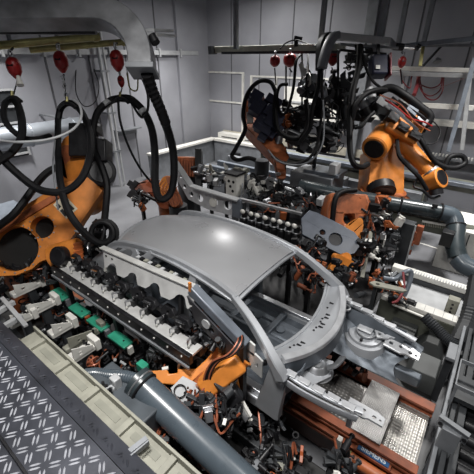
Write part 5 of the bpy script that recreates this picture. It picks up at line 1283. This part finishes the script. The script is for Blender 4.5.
# floor marks
tag(MB().bar(at(420, 243, z=.004), at(474, 260, z=.004), .05, .006).build('floor_line', WHITE), 'white line painted across the light floor at the right', 'floor marking')
t = thing('floor_cabinet', 'white low cabinet at the right edge behind the pipe elbow', 'cabinet', at(474, 235, z=.3))
c = at(474, 230, y=7.6); MB().span(c.x - .5, c.x + 1.0, 7.5, 8.6, 0, .95).build('cabinet_body', WHITE, t, bevel=.01)
MB().span(c.x - .05, c.x - .03, 7.49, 7.5, .05, .9).build('panel_gap', DKGREY, t)
# bright ledge frame
t = thing('ledge_frame', 'white topped rectangular ledge frame round a pale floor pit at the right', 'frame', (0, 5.7, 0))
l0 = at(405, 268, z=.5); l1 = at(466, 288, z=.5); m0 = at(405, 300, z=.5); m1 = at(450, 318, z=.5)
MB().span(-.95, .42, l0.y - .08, l0.y + .08, .4, .5).build('ledge_top', WHITE, t, bevel=.008)
MB().span(-.95, .42, l0.y - .10, l0.y - .07, .0, .4).build('ledge_side', DKGREY, t)
MB().span(-.85, .30, m0.y - .10, m0.y + .08, .42, .5).build('ledge_top', WHITE, t, bevel=.008)
MB().span(-.85, .30, m0.y - .12, m0.y - .07, 0, .42).build('ledge_side', mat('olive_dark_paint', (.10, .105, .085), .5), t)
MB().span(-.85, .28, m0.y + .08, l0.y - .1, .25, .3).build('inner_floor', LTGREY, t)
MB().span(.28, .42, m0.y, l0.y, .36, .5).build('ledge_top', LTGREY, t, bevel=.008)
for k in range(9): MB().span(-.85 + k * .13, -.845 + k * .13, m0.y - .10, m0.y + .08, .5, .502).build('joint_line', GREY, t)
for k in range(22): MB().span(-.6 + k * .045, -.58 + k * .045, l0.y - .08, l0.y + .0, .5, .512).build('ledge_rib', LTGREY, t)
c = at(452, 306, z=.55); MB().box(c, .16, .14, .3).build('corner_block', CREAM, t, bevel=.01)
for dz in (-.07, 0, .07): MB().cyl(c + Vector((-.0, -.07, dz)), c + Vector((0, -.078, dz)), .018, n=10).build('bolt', BLACKM, t)
beam('pale_rail', 'thin white rail lying in front of the ledge frame', at(392, 304, z=.45), at(426, 318, z=.45), .04, .03, WHITE, 'rail')
# tubular handle
t = thing('bent_tube', 'bent grey tube handle in front of the dark post foot', 'tube', at(400, 275, d=5.6))
MB().sweep([at(383, 278, d=5.6), at(395, 279, d=5.6), at(405, 272, d=5.6), at(411, 272, d=5.6), at(409, 284, d=5.6), at(404, 296, d=5.6)], .08, n=12).build('tube', BLUEGREY, t)
hose('loose_wire', 'dark red wire beside the bent grey tube', P((403, 272, 5.5), (404, 288, 5.4), (398, 300, 5.3), (392, 303, 5.3)), .02, mat('maroon_cable', (.2, .03, .035), .5), cat='wire')
t = thing('lever_plate', 'cream lever plate with round hole in front of the bent tube', 'lever', at(385, 285, d=5.3))
a0 = at(374, 284, z=.95); MB().prism([(0, -.06), (.4, -.05), (.46, 0), (.4, .05), (0, .07), (-.07, 0)], [circ(.05, 0, .03, 12)], a0, Vector((1, .25, 0)).normalized(), Vector((-.25, 1, 0)).normalized(), (0, 0, .03)).build('plate', CREAM, t, bevel=.004)
MB().span(a0.x, a0.x + .05, a0.y, a0.y + .05, 0, .94).build('stand', DKGREY, t)
# pit covers
def pit(lab, x0, x1, y0, y1, z, ch=.1, m=PITGREY):
    t = thing('pit_cover', lab, 'cover', ((x0 + x1) / 2, (y0 + y1) / 2, 0))
    b = MB(); vs = [(x0, y0, 0), (x1, y0, 0), (x1, y1, 0), (x0, y1, 0), (x0 + ch, y0 + ch, z), (x1 - ch, y0 + ch, z), (x1 - ch, y1 - ch, z), (x0 + ch, y1 - ch, z)]
    b.add(vs, [(0, 1, 5, 4), (1, 2, 6, 5), (2, 3, 7, 6), (3, 0, 4, 7), (4, 5, 6, 7), (0, 3, 2, 1)]).build('cover', m, t, bevel=.01)
    return t
ca = at(397, 386, z=0); cb_ = at(438, 402, z=0); cc_ = at(444, 373, z=.0)
pit('dark grey chamfered box cover right of the conveyor end', ca.x, cc_.x, cb_.y, cc_.y, .28, .09, mat('cover_grey', (.075, .08, .08), .5))
c = at(408, 330, z=.35)
pit('flat dark grey cover behind the far fender tip', c.x - .3, c.x + .12, c.y + .0, c.y + .6, .2, .02)
pit('angled grey cover just right of the flat dark one', c.x + .14, c.x + .55, c.y + .0, c.y + .55, .2, .12)
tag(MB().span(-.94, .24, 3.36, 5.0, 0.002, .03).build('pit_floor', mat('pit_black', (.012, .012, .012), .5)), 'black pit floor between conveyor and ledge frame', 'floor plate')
tag(MB().span(-6.5, -.95, 3.4, 6.0, 0.002, .06).build('floor_shade_sheet', mat('floor_shade', (.03, .03, .032), .45, .1, .3, 2)), 'dark sheet standing in for floor shade beyond the car under the tooling', 'floor plate')  # floor shade near the car put into a dark sheet
# dark hoses at right
hose('thick_corrugated_hose', 'thick dark corrugated hose joining from the left at the right edge', P((424, 316, 5.0), (436, 328, 4.9), (446, 338, 4.8), (456, 346, 4.7)), .085, DKGREY, ring=.15, smooth=12)
hose('thick_corrugated_hose', 'thick dark hose coming down the right edge to the corner block', P((478, 278, 5.2), (474, 300, 5.1), (468, 322, 5.0), (458, 344, 4.8)), .13, mat('dull_black_hose', (.03, .032, .035), .5), ring=.08, smooth=12)
# roller frame at right bottom
t = thing('roller_frame', 'grey steel cross conveyor frame with dark rollers at the lower right', 'conveyor', (.6, 3.2, 0))
for x, wd, m in ((.33, .04, GREY), (.40, .05, DKGREY), (.47, .07, DKGREY)): MB().span(x, x + wd, 1.6, 4.9, .5, .62).build('frame_rail', m, t, bevel=.006)
MB().span(.54, .9, 1.6, 4.3, .42, .48).build('dark_bed', BLACKM, t)
for k in range(14): MB().cyl((.56, 1.8 + k * .19, .50), (.9, 1.8 + k * .19, .50), .055, n=14).build('roller', BLACKM, t)
MB().span(.9, .98, 1.6, 4.9, .5, .66).build('frame_rail', DKGREY, t, bevel=.006)
for y in (1.8, 3.0, 4.4): MB().span(.35, .42, y, y + .08, 0, .5).build('leg', DKGREY, t); MB().span(.9, .97, y, y + .08, 0, .5).build('leg', DKGREY, t)
t = thing('post_bracket', 'grey T shaped bracket with drilled head plate at bottom right', 'bracket', at(455, 440, z=.9))
a = at(440, 415, z=.95); b = at(470, 436, z=.95)
MB().bar(a, b, .05, .012).build('head_plate', GREY, t, bevel=.002); mid_ = a.lerp(b, .5)
MB().bar(a + Vector((0, 0, -.07)), b + Vector((0, 0, -.07)), .012, .14).build('head_web', GREY, t)
MB().box(mid_ + Vector((0, -.02, -.46)), .16, .06, .8).build('upright', GREY, t, bevel=.006)
for f in (.1, .9): MB().cyl(a.lerp(b, f) + Vector((0, -.02, -.07)), a.lerp(b, f) + Vector((0, -.03, -.07)), .02, n=10).build('bolt_hole', BLACKM, t)
t = thing('open_box_frame', 'white edged open frame box at the right edge', 'box', at(470, 380, z=.95))
c = at(470, 382, z=.9); 
for q in ((-.12, -.15, .16, -.15), (-.12, -.15, -.12, .28), (-.12, .28, .3, .28)): MB().bar((c.x + q[0], c.y + q[1], c.z), (c.x + q[2], c.y + q[3], c.z), .012, .05).build('frame_bar', GREY, t)
MB().span(c.x - .1, c.x + .3, c.y - .12, c.y + .26, .66, .72).build('tray', DKGREY, t)
MB().span(c.x - .12, c.x - .09, c.y - .15, c.y - .12, 0, c.z).build('leg', GREY, t)
t = thing('upright_plate', 'pale vertical plate rising beside the roller frame at the right', 'plate', at(452, 352, z=.7))
c = at(452, 352, z=.8); MB().box(c, .10, .3, .05).build('plate', GREY, t, bevel=.006); MB().span(c.x - .04, c.x + .04, c.y - .1, c.y + .1, 0, c.z).build('stand', DKGREY, t)
